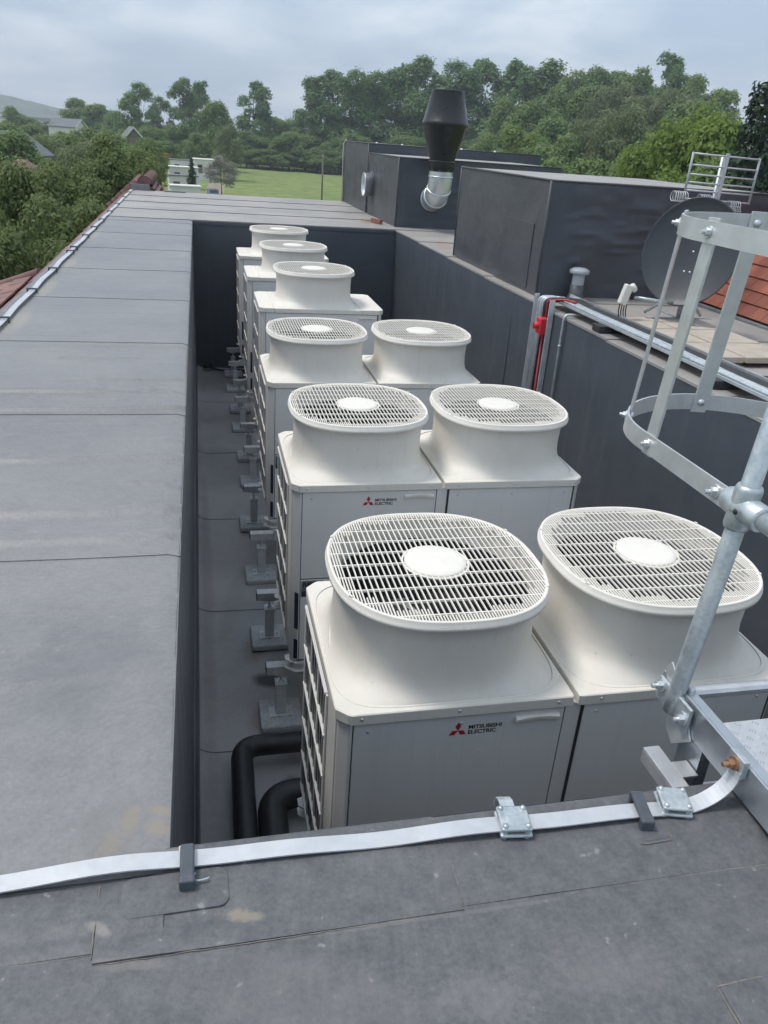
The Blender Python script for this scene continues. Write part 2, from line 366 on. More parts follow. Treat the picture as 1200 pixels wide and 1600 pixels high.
def sheet(name, x0, x1, y0, y1, zf, nx, ny, mat, parent, drop=.02):
    xs = np.linspace(x0, x1, nx+1); ys = np.linspace(y0, y1, ny+1); X, Y = np.meshgrid(xs, ys); Z = zf(X, Y)
    vs = np.stack([X, Y, Z], -1).reshape(-1, 3).tolist(); n = nx+1
    fs = [(j*n+i, j*n+i+1, (j+1)*n+i+1, (j+1)*n+i) for j in range(ny) for i in range(nx)]
    mb = MB(); mb.add(vs, fs, True)
    bd = [i for i in range(n)] + [j*n+nx for j in range(1, ny+1)] + [ny*n+i for i in range(nx-1, -1, -1)] + [j*n for j in range(ny-1, 0, -1)]
    top = [vs[i] for i in bd]; bot = [(p[0], p[1], p[2]-drop) for p in top]
    mb.loft([bot, top], True, False, False, False)
    return mb.build(name, mat, parent)
def wrinkles(n, x0, x1, y0, y1, hmax, seed):
    r = random.Random(seed); W = []
    for _ in range(n):
        W.append((r.uniform(x0, x1), r.uniform(.2, .75)*(x1-x0), r.uniform(y0, y1), r.uniform(-.08, .08), r.uniform(.012, .03), r.uniform(.35, 1)*hmax, r.uniform(0, 60)))
    def f(X, Y):
        Z = np.zeros_like(X)
        for (cx, L_, cy, sl_, wd, h, sd_) in W:
            yy = cy + sl_*(X-cx) + .03*(vnoise(X*3+sd_, X*0+sd_)-.5)
            Z += h*np.exp(-((Y-yy)/wd)**2)*np.clip(1-((X-cx)/L_)**2, 0, 1)
        return Z
    return f

# ------------------------------------------------------------------ setting: ground, hills
GZ = -9.0
HC = far(1030, 230, 260)
def hill_z(x, y):
    d2 = ((x-HC.x)/62)**2 + ((y-HC.y)/62)**2
    return GZ - .35 + max(0.0, 14.5*math.exp(-d2*1.4) - 1.6)
def m_grass():
    g = NG('meadow_grass'); P = g.P()
    a = g.noise(P, .035, 5, .6); b = g.noise(P, .35, 5, .65); c_ = g.noise(P, 2.5, 3, .6)
    c = g.mix(g.ramp(a, .35, .65), (.24, .275, .085), (.19, .245, .08))
    c = g.mix(g.math('MULTIPLY', g.ramp(b, .42, .60), .8), c, (.115, .165, .06))
    c = g.mix(g.math('MULTIPLY', g.ramp(c_, .5, .8), .3), c, (.28, .26, .13))
    return g.fin(c, .9, 0, None, .2)
GRASS = m_grass()
gm = MB().add([(-2900, -2900, GZ), (2900, -2900, GZ), (2900, 2900, GZ), (-2900, 2900, GZ)], [(0, 1, 2, 3)])
struct(gm.build('ground', GRASS))
def terrain(name, cx, cy, rx, ry, zf, mat, n=40):
    mb = MB(); xs = np.linspace(-1, 1, n+1); vs = []
    for b in xs:
        for a in xs:
            x = cx+a*rx; y = cy+b*ry; vs.append((x, y, zf(x, y)))
    fs = [(j*(n+1)+i, j*(n+1)+i+1, (j+1)*(n+1)+i+1, (j+1)*(n+1)+i) for j in range(n) for i in range(n)]
    return struct(mb.add(vs, fs, True).build(name, mat))
UNDER = m_simple('woodland_floor', (.05, .06, .03), .95, 0, .3, .2, obj=False)
terrain('hill', HC.x, HC.y, 100, 100, hill_z, UNDER)
fh = far(-130, 190, 2300)
def far_hill(x, y):
    d = ((x-fh.x)/370)**2+((y-fh.y)/420)**2
    return GZ-.1 + 56*math.exp(-d*1.5)*(1+.10*math.sin(x*.011)+.08*math.sin(x*.031+1)) + 7*float(vnoise(x*.035, y*.035))+4*float(vnoise(x*.09, y*.09)) if d < 4 else GZ-.1
WOODFAR = m_simple('distant_woods_and_fields', (.07, .105, .06), .95, 0, .6, .02, obj=False)
terrain('distant_hill', fh.x, fh.y, 640, 560, far_hill, WOODFAR, 60)

# ------------------------------------------------------------------ building mass and flat roof
XL, XR, YN, YF, ZF = -.534, 2.77, -.985, 11.34, -2.358
XE, XR2, YB, YE = -1.86, 4.62, -4.6, 17.2
b = MB()
b.box(XE, XL-.03, YB, YE, GZ, -.012)
b.box(XL-.03, XR+.03, YF+.03, YE, GZ, -.012)
b.box(XR+.03, XR2, YB, YE, GZ, -.012)
b.box(XL-.03, XR+.03, YB, YN-.03, GZ, -.012)
b.box(XL-.03, XR+.03, YN-.03, YF+.03, GZ, ZF-.05)
bld = b.build('building', WALLB)
tag(bld, 'brick building under the grey flat roof with its sunken plant well', 'building')

roof = struct(empty('roof'))
S0, SPC = .28, 1.512
RIDGES = [(-1.1, .9, 1.18, .02, .022, .007), (-1.1, .9, .64, .05, .030, .010), (-1.1, .8, .42, .03, .028, .009), (-1.1, .9, 1.86, .03, .020, .008), (-1.5, .6, 2.15, .03, .018, .008), (-1.0, .5, 2.42, .05, .016, .006), (-1.3, .3, 2.9, .04, .014, .006), (-.68, .12, 2.18, -.3, .016, .008), (-.66, .10, .90, -.3, .02, .006), (-1.1, .8, 3.2, 0, .02, .006), (-1.2, .6, -.4, .05, .03, .005)]
def ridges(X, Y):
    Z = np.zeros_like(X)
    for (cx, L_, cy, sl_, wd, h) in RIDGES:
        cx = min(cx+.22, -.66); h = h*1.1
        yy = cy+sl_*(X-cx)+.05*(vnoise(X*2.2+cy*9, X*0+cy)-.5); Z += 2.0*h*(.85+.4*vnoise(X*3+cy*7, X*0+3))*np.exp(-((Y-yy)/(wd*1.25))**2)*np.clip(1.2-((X-cx)/L_)**2, 0, 1)
    return Z
k = -3; ys = []
while S0+k*SPC < YF: ys.append(S0+k*SPC); k += 1
ys.append(YF+.0)
for i in range(len(ys)-1):
    y0, y1 = ys[i], ys[i+1]
    if y1 < YN-.2: continue
    y0 = max(y0, -1.05)
    wr = wrinkles(6 if i < 6 else 3, XE, XL, y0+.05, y1-.05, .0055 if i < 7 else .004, 40+i)
    wr2 = wrinkles(3, XL-.25, XL, y0+.05, y1-.05, .005, 90+i)
    def zf(X, Y, y0=y0, y1=y1, wr=wr, wr2=wr2):
        t = np.clip((Y-y0)/(y1-y0), 0, 1); ed = np.clip((XL-X)/.02, 0, 1)
        return .0035*(1-t)**1.5 + ridges(X, Y) + wr(X, Y) + wr2(X, Y) + .006*(vnoise(X*2.3+7, Y*2.3)-.5) - .010*(1-np.sqrt(np.clip(ed, 0, 1)))
    sheet('membrane_sheet', XE, XL+.004, y0, y1+.03, zf, 34, 120, MEM_L, roof)
for i in range(4):                     # far strip, laid the full width
    y0, y1 = YF+.03+i*1.46, YF+.03+(i+1)*1.46
    wr = wrinkles(4, XE, XR, y0, y1, .006, 140+i)
    def zf(X, Y, y0=y0, y1=y1, wr=wr): return .012*(1-(Y-y0)/(y1-y0))+wr(X, Y)+.004*(vnoise(X*2, Y*2)-.5)
    sheet('membrane_sheet', XE, XR2, y0, min(y1+.03, YE), zf, 70, 36, MEM_F, roof)
for i in range(8):                     # right-hand strip
    y0 = YN + i*1.545; y1 = y0+1.545
    if y1 > YF+.03: y1 = YF+.03
    def zf(X, Y, y0=y0, y1=y1): return .010*(1-(Y-y0)/(y1-y0))+.005*(vnoise(X*2.5+3, Y*2.5)-.5)
    sheet('membrane_sheet', XR-.004, XR2, y0, y1+.01, zf, 30, 24, MEM_F, roof)
# near roof: main sheet, coping strips lapped over it, patches
def znear(X, Y): return .0+.004*(vnoise(X*2, Y*2.4)-.5)+wrN(X, Y)
wrN = wrinkles(5, -1.2, 1, -2.2, -1.3, .004, 5)
sheet('membrane_sheet', XE, XR2, YB, -1.19, znear, 120, 70, MEM_N, roof)
def coping(x0, x1, lift, y_in, seed, YN=YN):
    def zf(X, Y):
        t = np.clip((Y-y_in)/(YN-y_in), 0, 1); ed = np.clip((YN+.004-Y)/.016, 0, 1)
        return lift + .002 + .006*np.sin(t*math.pi) + .003*(vnoise(X*5+seed, Y*9)-.5) - .010*(1-np.sqrt(ed)) - .004*np.exp(-((t-.25)/.08)**2)
    return sheet('coping_sheet', x0, x1, y_in, YN+.004, zf, max(10, int((x1-x0)*40)), 26, MEM_N, roof, .016)
coping(XE, -.62, .000, -1.205, 1, -1.046); coping(-.655, XL-.002, .0012, -1.226, 5, -1.046); coping(XL-.004, .03, .0011, -1.226, 5); coping(.0, 1.6, .000, -1.218, 9); coping(1.58, XR2, .002, -1.22, 13)
def patch(cx, cy, w_, h_, rz, lift, mat=MEM_N, th=.0025, n=8, rad=.02):
    pts = []
    for (sx, sy) in ((1, 1), (-1, 1), (-1, -1), (1, -1)):
        a0 = {(1, 1): 0, (-1, 1): 90, (-1, -1): 180, (1, -1): 270}[(sx, sy)]
        for k_ in range(n+1):
            a = R(a0+90*k_/n); pts.append((sx*(w_/2-rad)+rad*math.cos(a), sy*(h_/2-rad)+rad*math.sin(a)))
    c, s_ = math.cos(rz), math.sin(rz)
    lo = [(cx+x*c-y*s_, cy+x*s_+y*c, lift-.008) for x, y in pts]; hi = [(p[0], p[1], lift+th) for p in lo]
    hi2 = [(cx+(p[0]-cx)*.985, cy+(p[1]-cy)*.985, lift+th+.0008) for p in hi]
    return MB().loft([lo, hi, hi2], True, False, True, False).build('membrane_patch', mat, roof)
patch(-.515, -1.105, .20, .09, .02, .0085, th=.0006); patch(.50, -1.10, .085, .06, .03, .007, th=.0006); pass
patch(.62, -1.56, .36, .22, -.05, -.004, MEM_N, .006, 2, .004)
BEAD = m_simple('seam_mastic', (.21, .19, .165), .8, 0, .3, 60, obj=False)
def bead(pts, seed, r0=.0009):
    q = random.Random(seed); P = []
    for a, c in zip(pts[:-1], pts[1:]):
        n = max(2, int(math.dist(a, c)/.02)); P += [tuple(a[k_]+(c[k_]-a[k_])*i/n+(q.uniform(-.0012, .0012) if k_ < 2 else 0) for k_ in range(3)) for i in range(n)]
    P.append(pts[-1]); MB().tube(P, [r0*q.uniform(.4, 1.5) for _ in P], 6).build('seam_bead', BEAD, roof)
bead([(-.645, -1.228, .000), (-.2, -1.2285, .001), (.03, -1.2285, .0)], 1); bead([(.035, -1.221, .0), (.9, -1.221, .0), (1.6, -1.221, .0)], 2)
bead([(-1.6, -1.208, .0), (-.66, -1.208, .0)], 3); bead([(-.657, -1.215, .003), (-.658, -1.13, .007), (-.656, -1.07, .008)], 4, .0011); bead([(.032, -1.215, .004), (.036, -1.10, .0095), (.028, -1.0, .008)], 5, .0008)
bead([(.455, -1.135, .0085), (.475, -1.139, .0085), (.53, -1.137, .0085), (.543, -1.11, .0085)], 6, .0010); bead([(.44, -1.45, .002), (.60, -1.445, .002)], 7, .0014); bead([(.44, -1.45, .002), (.43, -1.62, .002)], 8, .0012)
# pit floor, walls
def zfl(X, Y): return ZF + .010*(vnoise(X*1.5, Y*1.2)-.5) + .012*np.exp(-((Y-3.62)/.03)**2)*(X < .05) + .045*np.exp(-((XL-X)/.05)**2)
pf = struct(empty('pit_floor'))
for (a, bb) in ((YN, 1.9), (1.9, 3.6), (3.6, 5.4), (5.4, 7.3), (7.3, 9.4), (9.4, YF)):
    def zf(X, Y, a=a, bb=bb): return zfl(X, Y)+.008*(1-(Y-a)/(bb-a))
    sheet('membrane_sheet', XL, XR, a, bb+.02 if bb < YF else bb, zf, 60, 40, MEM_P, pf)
pw = struct(empty('pit_wall'))
def wall(p0, p1, z0, z1, nrm, seed, amp=.006, nseg=60):
    mb = MB(); n = nseg; vs = []; zs = np.linspace(z0, z1, 25)
    for z in zs:
        for i in range(n+1):
            t = i/n; x = p0[0]+(p1[0]-p0[0])*t; y = p0[1]+(p1[1]-p0[1])*t
            d = amp*(float(vnoise((x+y)*2.1+seed, z*1.3+seed))-.5)*2*min(1, (z1-z)/.1)
            vs.append((x+nrm[0]*d, y+nrm[1]*d, z))
    fs = [(j*(n+1)+i, j*(n+1)+i+1, (j+1)*(n+1)+i+1, (j+1)*(n+1)+i) for j in range(24) for i in range(n)]
    return mb.add(vs, fs, True).build('wall_membrane', MEM_W, pw)
wall((XL, YN), (XL, YF), ZF-.01, -.004, (1, 0), 3, .004, 120); wall((XL, YF), (XR, YF), ZF-.01, -.002, (0, -1), 8)
wall((XR, YF), (XR, YN), ZF-.01, -.002, (-1, 0), 15, .007, 120); wall((XR, YN), (XL, YN), ZF-.01, -.004, (0, 1), 23)
for (z0, z1, o_) in ((-.62, -.05, .005), (-1.5, -1.42, .006), (-2.2, -2.12, .008)):     # laps along the left wall
    MB().box(XL-.002, XL+o_, YN+.01, YF-.01, z0, z1).build('lap_strip', MEM_W, pw, .002)
for y in (5.75,):
    MB().box(XR-.007, XR+.002, y, y+.09, ZF, -.02).build('lap_strip', MEM_W, pw, .002)
MB().box(-.534, 2.76, YF-.012, YF+.002, -.055, -.004).build('lap_strip', MEM_W, pw, .003)

# ------------------------------------------------------------------ condenser units
NS = 72
def sel(hw, hd, n, z, cx=0, cy=0):
    o = []
    for k_ in range(NS):
        a = 2*math.pi*k_/NS; c, s_ = math.cos(a), math.sin(a)
        o.append((cx+hw*math.copysign(abs(c)**(2/n), c), cy+hd*math.copysign(abs(s_)**(2/n), s_), z))
    return o
def chrect(x0, x1, y0, y1, ch, z, ref):
    # chamfered rectangle sampled along the directions of ref points; ch = (fl, fr, br, bl)
    cx, cy = (x0+x1)/2, (y0+y1)/2; hx, hy = (x1-x0)/2, (y1-y0)/2; o = []
    for p in ref:
        dx_, dy_ = p[0]-cx, p[1]-cy
        t = min(hx/abs(dx_) if abs(dx_) > 1e-9 else 1e9, hy/abs(dy_) if abs(dy_) > 1e-9 else 1e9)
        c = ch[(0 if dx_ < 0 else 1) if dy_ < 0 else (3 if dx_ < 0 else 2)]
        if c > 0:
            s_ = hx+hy-c; t = min(t, s_/(abs(dx_)+abs(dy_)))
        o.append((cx+dx_*t, cy+dy_*t, z))
    return o
DUCTP = [(.0, .447, .452, 5), (.006, .440, .448, 4.2), (.016, .430, .441, 3.5), (.034, .418, .431, 2.9), (.06, .409, .423, 2.6), (.10, .403, .418, 2.45), (.16, .401, .416, 2.4), (.24, .401, .416, 2.48), (.282, .404, .419, 2.48),
         (.298, .412, .427, 2.48), (.305, .424, .440, 2.48), (.309, .433, .450, 2.48), (.312, .438, .456, 2.48), (.328, .439, .457, 2.48), (.331, .434, .452, 2.48), (.349, .433, .451, 2.48), (.352, .431, .449, 2.48), (.352, .421, .439, 2.48),
         (.335, .416, .434, 2.48), (.28, .396, .412, 2.35), (.20, .386, .398, 2.3), (.10, .372, .376, 2.1), (.0, .368, .368, 2), (-.12, .366, .366, 2)]
def duct_mesh():
    mb = MB(); mb.loft([sel(a, b_, n, h) for h, a, b_, n in DUCTP], True)
    me = mb.mesh('fan_duct'); me.materials.append(WHITE); return me
def grille_mesh():
    mb = MB(); hw, hd, n, z1, z0 = .422, .440, 2.48, .351, .344
    lim = lambda u, A, B: B*(max(0, 1-abs(u/A)**n))**(1/n)
    st = .0228; kx = int(hw/st)
    for i in range(-kx, kx+1):
        x = i*st; y = lim(x, hw, hd)
        mb.box(x-.0022, x+.0022, -y, y, z0, z1)
    for i in range(-kx, kx):           # half-pitch bars around the edge only
        x = (i+.5)*st; y = lim(x, hw, hd); yi = lim(x, hw*.9, hd*.87) if abs(x) < hw*.9 else 0
        yi = min(y, round(yi/.05)*.05)
        if y-yi > .01:
            mb.box(x-.0020, x+.0020, yi, y, z0, z1); mb.box(x-.0020, x+.0020, -y, -yi, z0, z1)
    for j in range(-4, 5):
        y = j*.0965; x = lim(y, hd, hw); mb.box(-x, x, y-.0030, y+.0030, z0-.004, z1-.002)
    for r0 in (.135, ):
        mb.lathe([(r0-.004, z0-.003), (r0+.004, z0-.003), (r0+.004, z1-.003), (r0-.004, z1-.003), (r0-.004, z0-.003)], n=36)
    me = mb.mesh('grille'); me.materials.append(WHITE); return me
def cap_mesh():
    mb = MB(); mb.lathe([(.0, .352), (.10, .356), (.122, .355), (.127, .350), (.127, .338)], n=44)
    me = mb.mesh('hub_cap'); me.materials.append(WHITE); return me
def fan_mesh():
    mb = MB(); mb.lathe([(.0, .03), (.08, .03), (.095, .02), (.095, -.09)], n=28)
    for q_ in range(4):
        a0 = q_*math.pi/2+.3; vs = []; nr, na = 5, 8
        for i in range(nr+1):
            r = .09+(.345-.09)*i/nr
            for j in range(na+1):
                a = a0 + (j/na)*(1.05+.15*i/nr) + .25*i/nr; vs.append((r*math.cos(a), r*math.sin(a), .02-.10*j/na+.015*math.sin(j/na*math.pi)))
        fs = [(i*(na+1)+j, i*(na+1)+j+1, (i+1)*(na+1)+j+1, (i+1)*(na+1)+j) for i in range(nr) for j in range(na)]
        mb.add(vs, fs, True)
    me = mb.mesh('fan'); me.materials.append(DARK); return me
def shroud_mesh():
    mb = MB(); mb.lathe([(.0, -.118), (.362, -.118), (.366, .19), (.386, .255)], n=NS); me = mb.mesh('coil_well'); me.materials.append(DARK); return me
def screw_mesh():
    mb = MB(); mb.lathe([(0, .004), (.005, .0035), (.0068, .002), (.0072, 0)], n=10, axis=(0, -1, 0)); me = mb.mesh('screw'); me.materials.append(ZINC); return me
DUCT, GRILLE, CAPM, FAN, SHR, SCR = duct_mesh(), grille_mesh(), cap_mesh(), fan_mesh(), shroud_mesh(), screw_mesh()
LUG = MB().box(-.008, .008, -.004, .004, .318, .357).mesh('lug'); LUG.materials.append(WHITE)
DEN = MB().lathe([(0, .0012), (.006, .001), (.009, 0)], n=14, axis=(0, -1, 0)).mesh('embossed_dimple'); DEN.materials.append(PANEL)
def text_mesh(txt, w_, h_, mat, name, shear=0.0, off=.012):
    cu = bpy.data.curves.new(name, 'FONT'); cu.body = txt; cu.offset = off; cu.extrude = .01; cu.shear = shear; cu.space_character = .96
    o = bpy.data.objects.new('t', cu); COL.objects.link(o); dg = bpy.context.evaluated_depsgraph_get()
    me = bpy.data.meshes.new_from_object(o.evaluated_get(dg)); bpy.data.objects.remove(o)
    n = len(me.vertices); co = np.empty(n*3); me.vertices.foreach_get('co', co); co = co.reshape(-1, 3)
    mn, mx_ = co.min(0), co.max(0); sc = np.array([w_/(mx_[0]-mn[0]), h_/(mx_[1]-mn[1]), 0.03])
    q = (co-mn)*sc; out_ = np.stack([q[:, 0], -q[:, 2]*1.0, q[:, 1]], -1)     # stands upright, faces -y
    me.vertices.foreach_set('co', out_.reshape(-1)); me.name = name; me.materials.clear(); me.materials.append(mat); me.update(); return me
T1 = text_mesh('MITSUBISHI', .133, .0185, INK, 'lettering', 0, .022); T2 = text_mesh('ELECTRIC', .112, .0185, INK, 'lettering', 0, .022)
T3 = text_mesh('R454C', .105, .036, INK, 'lettering', 0, .01)
def logo_mesh():
    mb = MB(); h = .0285; ww = .0187            # rhombus half-diagonals
    c0 = (0, .0325)
    def rh(pts):
        mb.add([(x, 0, z) for x, z in pts]+[(x, -.001, z) for x, z in pts], [(4, 5, 6, 7), (0, 3, 2, 1), (0, 1, 5, 4), (1, 2, 6, 5), (2, 3, 7, 6), (3, 0, 4, 7)])
    s = .0225
    rh([(0, 0), (s*.5, s*.866), (0, s*1.732), (-s*.5, s*.866)])
    rh([(0, 0), (-s*.5, -s*.866*1.0), (-s*1.5, -s*.866), (-s, 0)])
    rh([(0, 0), (s, 0), (s*1.5, -s*.866), (s*.5, -s*.866)])
    me = mb.mesh('emblem'); me.materials.append(LOGOR); return me
LOGO = logo_mesh()
HANDLE = None
def handle_mesh():
    loops = []
    for i in range(13):
        t = i/12; x = t*.178; dip = .006*math.sin(t*math.pi)
        loops.append([(x, 0, -.012+dip*.3), (x, -.016+dip*.6, -.014+dip), (x, -.018+dip*.6, .000+dip), (x, -.010, .006), (x, 0, .007)])
    mb = MB().loft(loops, True, True, True, False); me = mb.mesh('handle'); me.materials.append(WHITE); return me
HANDLE = handle_mesh()
def guard_mesh(y0, y1, z0, z1, ncol, nrow):
    mb = MB()
    for i in range(ncol+1):
        y = y0+(y1-y0)*i/ncol; mb.box(-.013, -.006, y-.016, y+.016, z0, z1)
        if i < ncol:
            for f in (.35, .65):
                yy = y+(y1-y0)/ncol*f; mb.box(-.010, -.007, yy-.002, yy+.002, z0, z1)
    for j in range(nrow+1):
        z = z0+(z1-z0)*j/nrow; mb.box(-.018, -.005, y0, y1, z-.005, z+.005)
    return mb
UD = .947
def unit(x0, y0, zt, zb, width, ndu, label, twin, logo=True, x_lab=True):
    u = empty('condenser_unit', (x0, y0, zb), 0, label, 'condenser', 'rooftop condensers in the plant well')
    H = zt-zb; mw = .92 if twin else width; gap = .024
    W_ = ndu*mw+(ndu-1)*gap if twin else width
    zs = H-.045                                                   # underside of the top lip
    ch = .045
    # cabinet: chamfered shell, set in from the panels
    out_ = [(ch, .012), (W_-ch, .012), (W_-.010, ch), (W_-.010, UD-ch), (W_-ch, UD-.012), (ch, UD-.012), (.010, UD-ch), (.010, ch)]
    MB().loft([[(a, b_, .0) for a, b_ in out_], [(a, b_, zs) for a, b_ in out_]], True, True, True, False).build('cabinet', PANEL, u)
    # coil and its guard on the left side and right side
    for sx in (0, 1):
        m_ = Matrix.Identity(4) if sx == 0 else Matrix.Translation((W_, 0, 0)) @ Matrix.Scale(-1, 4, (1, 0, 0))
        MB().box(.0055, .02, .25, UD-.06, .12, zs-.05, m_).build('coil', COIL, u)
        gmb = guard_mesh(.25, UD-.06, .12, zs-.05, 3, 5)
        gmb.v = [tuple(m_ @ (Vector(p)+Vector((.009, 0, 0)))) for p in gmb.v]
        gmb.build('coil_guard', PANEL, u)
        if sx == 0: MB().box(.004, .012, .06, .24, .05, zs-.01).build('side_panel', PANEL, u, .002)
    for d in range(ndu):
        ox = d*(mw+gap) if twin else 0
        # front panels (upper, lower) standing 4 mm proud with open joints
        xa, xb = ox+(.062 if d == 0 else .03), ox+mw-(.03 if d < ndu-1 else .062)
        split = H-.645
        up_ = MB().box(xa, xb, .004, .014, split+.004, zs-.006).build('front_panel', PANEL, u, .0025)
        lo_ = MB().box(xa, xb, .004, .014, .03, split-.004).build('front_panel', PANEL, u, .0025)
        if d == 0:
            MB().box(ch+.003, xa-.004, .007, .013, .03, zs-.006).build('corner_strip', PANEL, u, .001)
        if d < ndu-1:
            MB().box(xb+.005, ox+mw+.004, .006, .014, .03, zs-.006).build('corner_strip', PANEL, u, .001)
        MB().box(xa-.012, xb+.012, .0085, .0125, .02, zs-.001).build('joint_shade', GAP, u)  # dark backing sheet stands in for the shade inside the open joints
        for sx in (xa+.055, (xa+xb)/2, xb-.055):
            part('screw', SCR, None, up_, (sx, .004, zs-.045))
        for q_ in range(9):
            part('embossed_dimple', DEN, None, up_, (xa+.06+q_*(xb-xa-.12)/8, .0045, H-.235))
        if d == 0:
            part('handle', HANDLE, None, up_, (xb-.20, .004, H-.085))
        if d == 0 and logo:
            part('emblem', LOGO, None, up_, (.464, .0035, H-.123), ); 
            part('lettering', T1, None, up_, (.506, .0038, H-.120)); part('lettering', T2, None, up_, (.506, .0038, H-.144))
        if d == 0 and x_lab:
            l_ = MB().box(xa+.006, xa+.14, .0015, .0045, split-.125, split-.012).build('label', LABG, lo_); part('lettering', T3, None, lo_, (xa+.018, .0012, split-.055))
            MB().box(xa+.006, xa+.14, .001, .0045, split-.125, split-.085).build('label', LAB, lo_)
        # top panel + duct
        if twin:
            px0, px1 = ox-.004, ox+mw+.004 if d == ndu-1 else ox+mw; cxd, cyd = ox+mw/2, UD/2
            chm = (.05, 0, 0, .05) if d == 0 else (0, .05, .05, 0)
        else:
            px0, px1 = .150, W_-.235; cxd, cyd = (px0+px1)/2, UD/2; chm = (0, 0, 0, 0)
        base = sel(.447, .452, 5, H, cxd, cyd)
        ref = sel(.46, .47, 8, H, cxd, cyd)
        o1 = chrect(px0, px1, -.006, UD+.006, chm, zs, ref); o2 = chrect(px0, px1, -.006, UD+.006, chm, H-.004, ref); o3 = chrect(px0+.004, px1-.004, -.002, UD+.002, chm, H, ref)
        mb = MB(); mb.loft([o1, o2], True, False, False, False); mb.loft([o2, o3], True, False, False, True); ring = sel(.455, .4605, 5.5, H, cxd, cyd); mb.loft([o3, ring], True, False, False, False); mb.loft([ring, [(p[0]*.995+cxd*.005, p[1]*.995+cyd*.005, H+.003) for p in ring], [(p[0], p[1], H+.0035) for p in base]], True, False, False, False)
        tp = mb.build('top_panel', WHITE, u)
        for sx in ((.10, .5, .93) if twin else (.05, .5, .95)):
            part('screw', SCR, None, tp, (px0+(px1-px0)*sx, -.006, H-.022))
        if not twin:
            for (qa, qb, cf, cb_) in ((-.004, px0-.003, .05, .0), (px1+.003, W_+.004, 0, .05)):
                ol = [(qa+cf, -.006), (qb-cb_, -.006), (qb, -.006+cb_), (qb, UD+.006-cb_), (qb-cb_, UD+.006), (qa+cf, UD+.006), (qa, UD+.006-cf), (qa, -.006+cf)]
                sp_ = MB().loft([[(a, c_, zs) for a, c_ in ol], [(a, c_, H-.001) for a, c_ in ol]], True, True, True, False).build('top_panel', WHITE, u)
                part('screw', SCR, None, sp_, ((qa+qb)/2, -.006, H-.022))
        dm = part('fan_duct', DUCT, None, u, (cxd, cyd, H))
        part('grille', GRILLE, None, dm); part('hub_cap', CAPM, None, dm); part('fan', FAN, None, dm, (0, 0, .02)); part('fan_well', SHR, None, dm)
        part('screw', SCR, None, dm, (.0, -.4555, .32))
        for (a, b_, rz) in ((-.388, .24, 1.1), (.388, .24, -1.1), (-.388, -.24, -1.1), (.388, -.24, 1.1)): part('lug', LUG, None, dm, (a, b_, 0), (0, 0, rz))
        # crescent-shaped pressed step on the left shoulder
        if d == 0:
            MB().tube([(cxd-.432, cyd-.10, H+.008), (cxd-.428, cyd-.05, H+.016), (cxd-.418, cyd+.0, H+.028), (cxd-.408, cyd+.05, H+.046), (cxd-.404, cyd+.09, H+.060)], [.001, .005, .0065, .005, .001], 8).build('pressed_rib', WHITE, u)
    # labels on the left corner, low down
    MB().box(ch-.030, ch+.0005, .0, .001, .28, .55, Matrix.Translation((ch-.03, .014, 0)) @ Matrix.Rotation(R(-42), 4, 'Z')).build('label', LAB, u)
    MB().box(ch-.030, ch+.0005, .0, .001, .05, .20, Matrix.Translation((ch-.03, .014, 0)) @ Matrix.Rotation(R(-42), 4, 'Z')).build('label', LAB, u)
    # base channels
    for yy in (.03, UD-.13):
        mb = MB()
        for (z0, z1) in ((-.010, .000), (-.075, -.065)):
            ol = [(-.02, yy+.03), (.04, yy-.02), (W_-.04, yy-.02), (W_+.02, yy+.03), (W_+.02, yy+.08), (W_-.04, yy+.10), (.04, yy+.10), (-.02, yy+.08)]
            mb.loft([[(a, c_, z0) for a, c_ in ol], [(a, c_, z1) for a, c_ in ol]], True, True, True, False)
        mb.box(.03, W_-.03, yy+.03, yy+.038, -.066, -.009)
        mb.build('base_channel', PANEL, u, .001)
    return u
ZB = -1.815
unit(0, 0, -.532, ZB, 0, 2, 'nearest twin fan condenser, cut off by the front parapet', True)
unit(.059, 2.066, -.532, ZB, 0, 2, 'second twin fan condenser from the front, emblem beside its white handle', True)
unit(.085, 4.204, -.532, ZB, 0, 2, 'farthest of the three twin fan condensers, two round fan ducts side by side', True)
unit(.16, 6.192, -.315, ZB, 1.314, 1, 'nearest of the three single fan condensers, wide flat strip right of its duct', False, False)
unit(.145, 8.108, -.315, ZB, 1.314, 1, 'middle one of the three single fan condensers at the far end', False, False)
unit(.128, 9.942, -.315, ZB, 1.314, 1, 'farthest single fan condenser, right in front of the dark end wall', False, False)

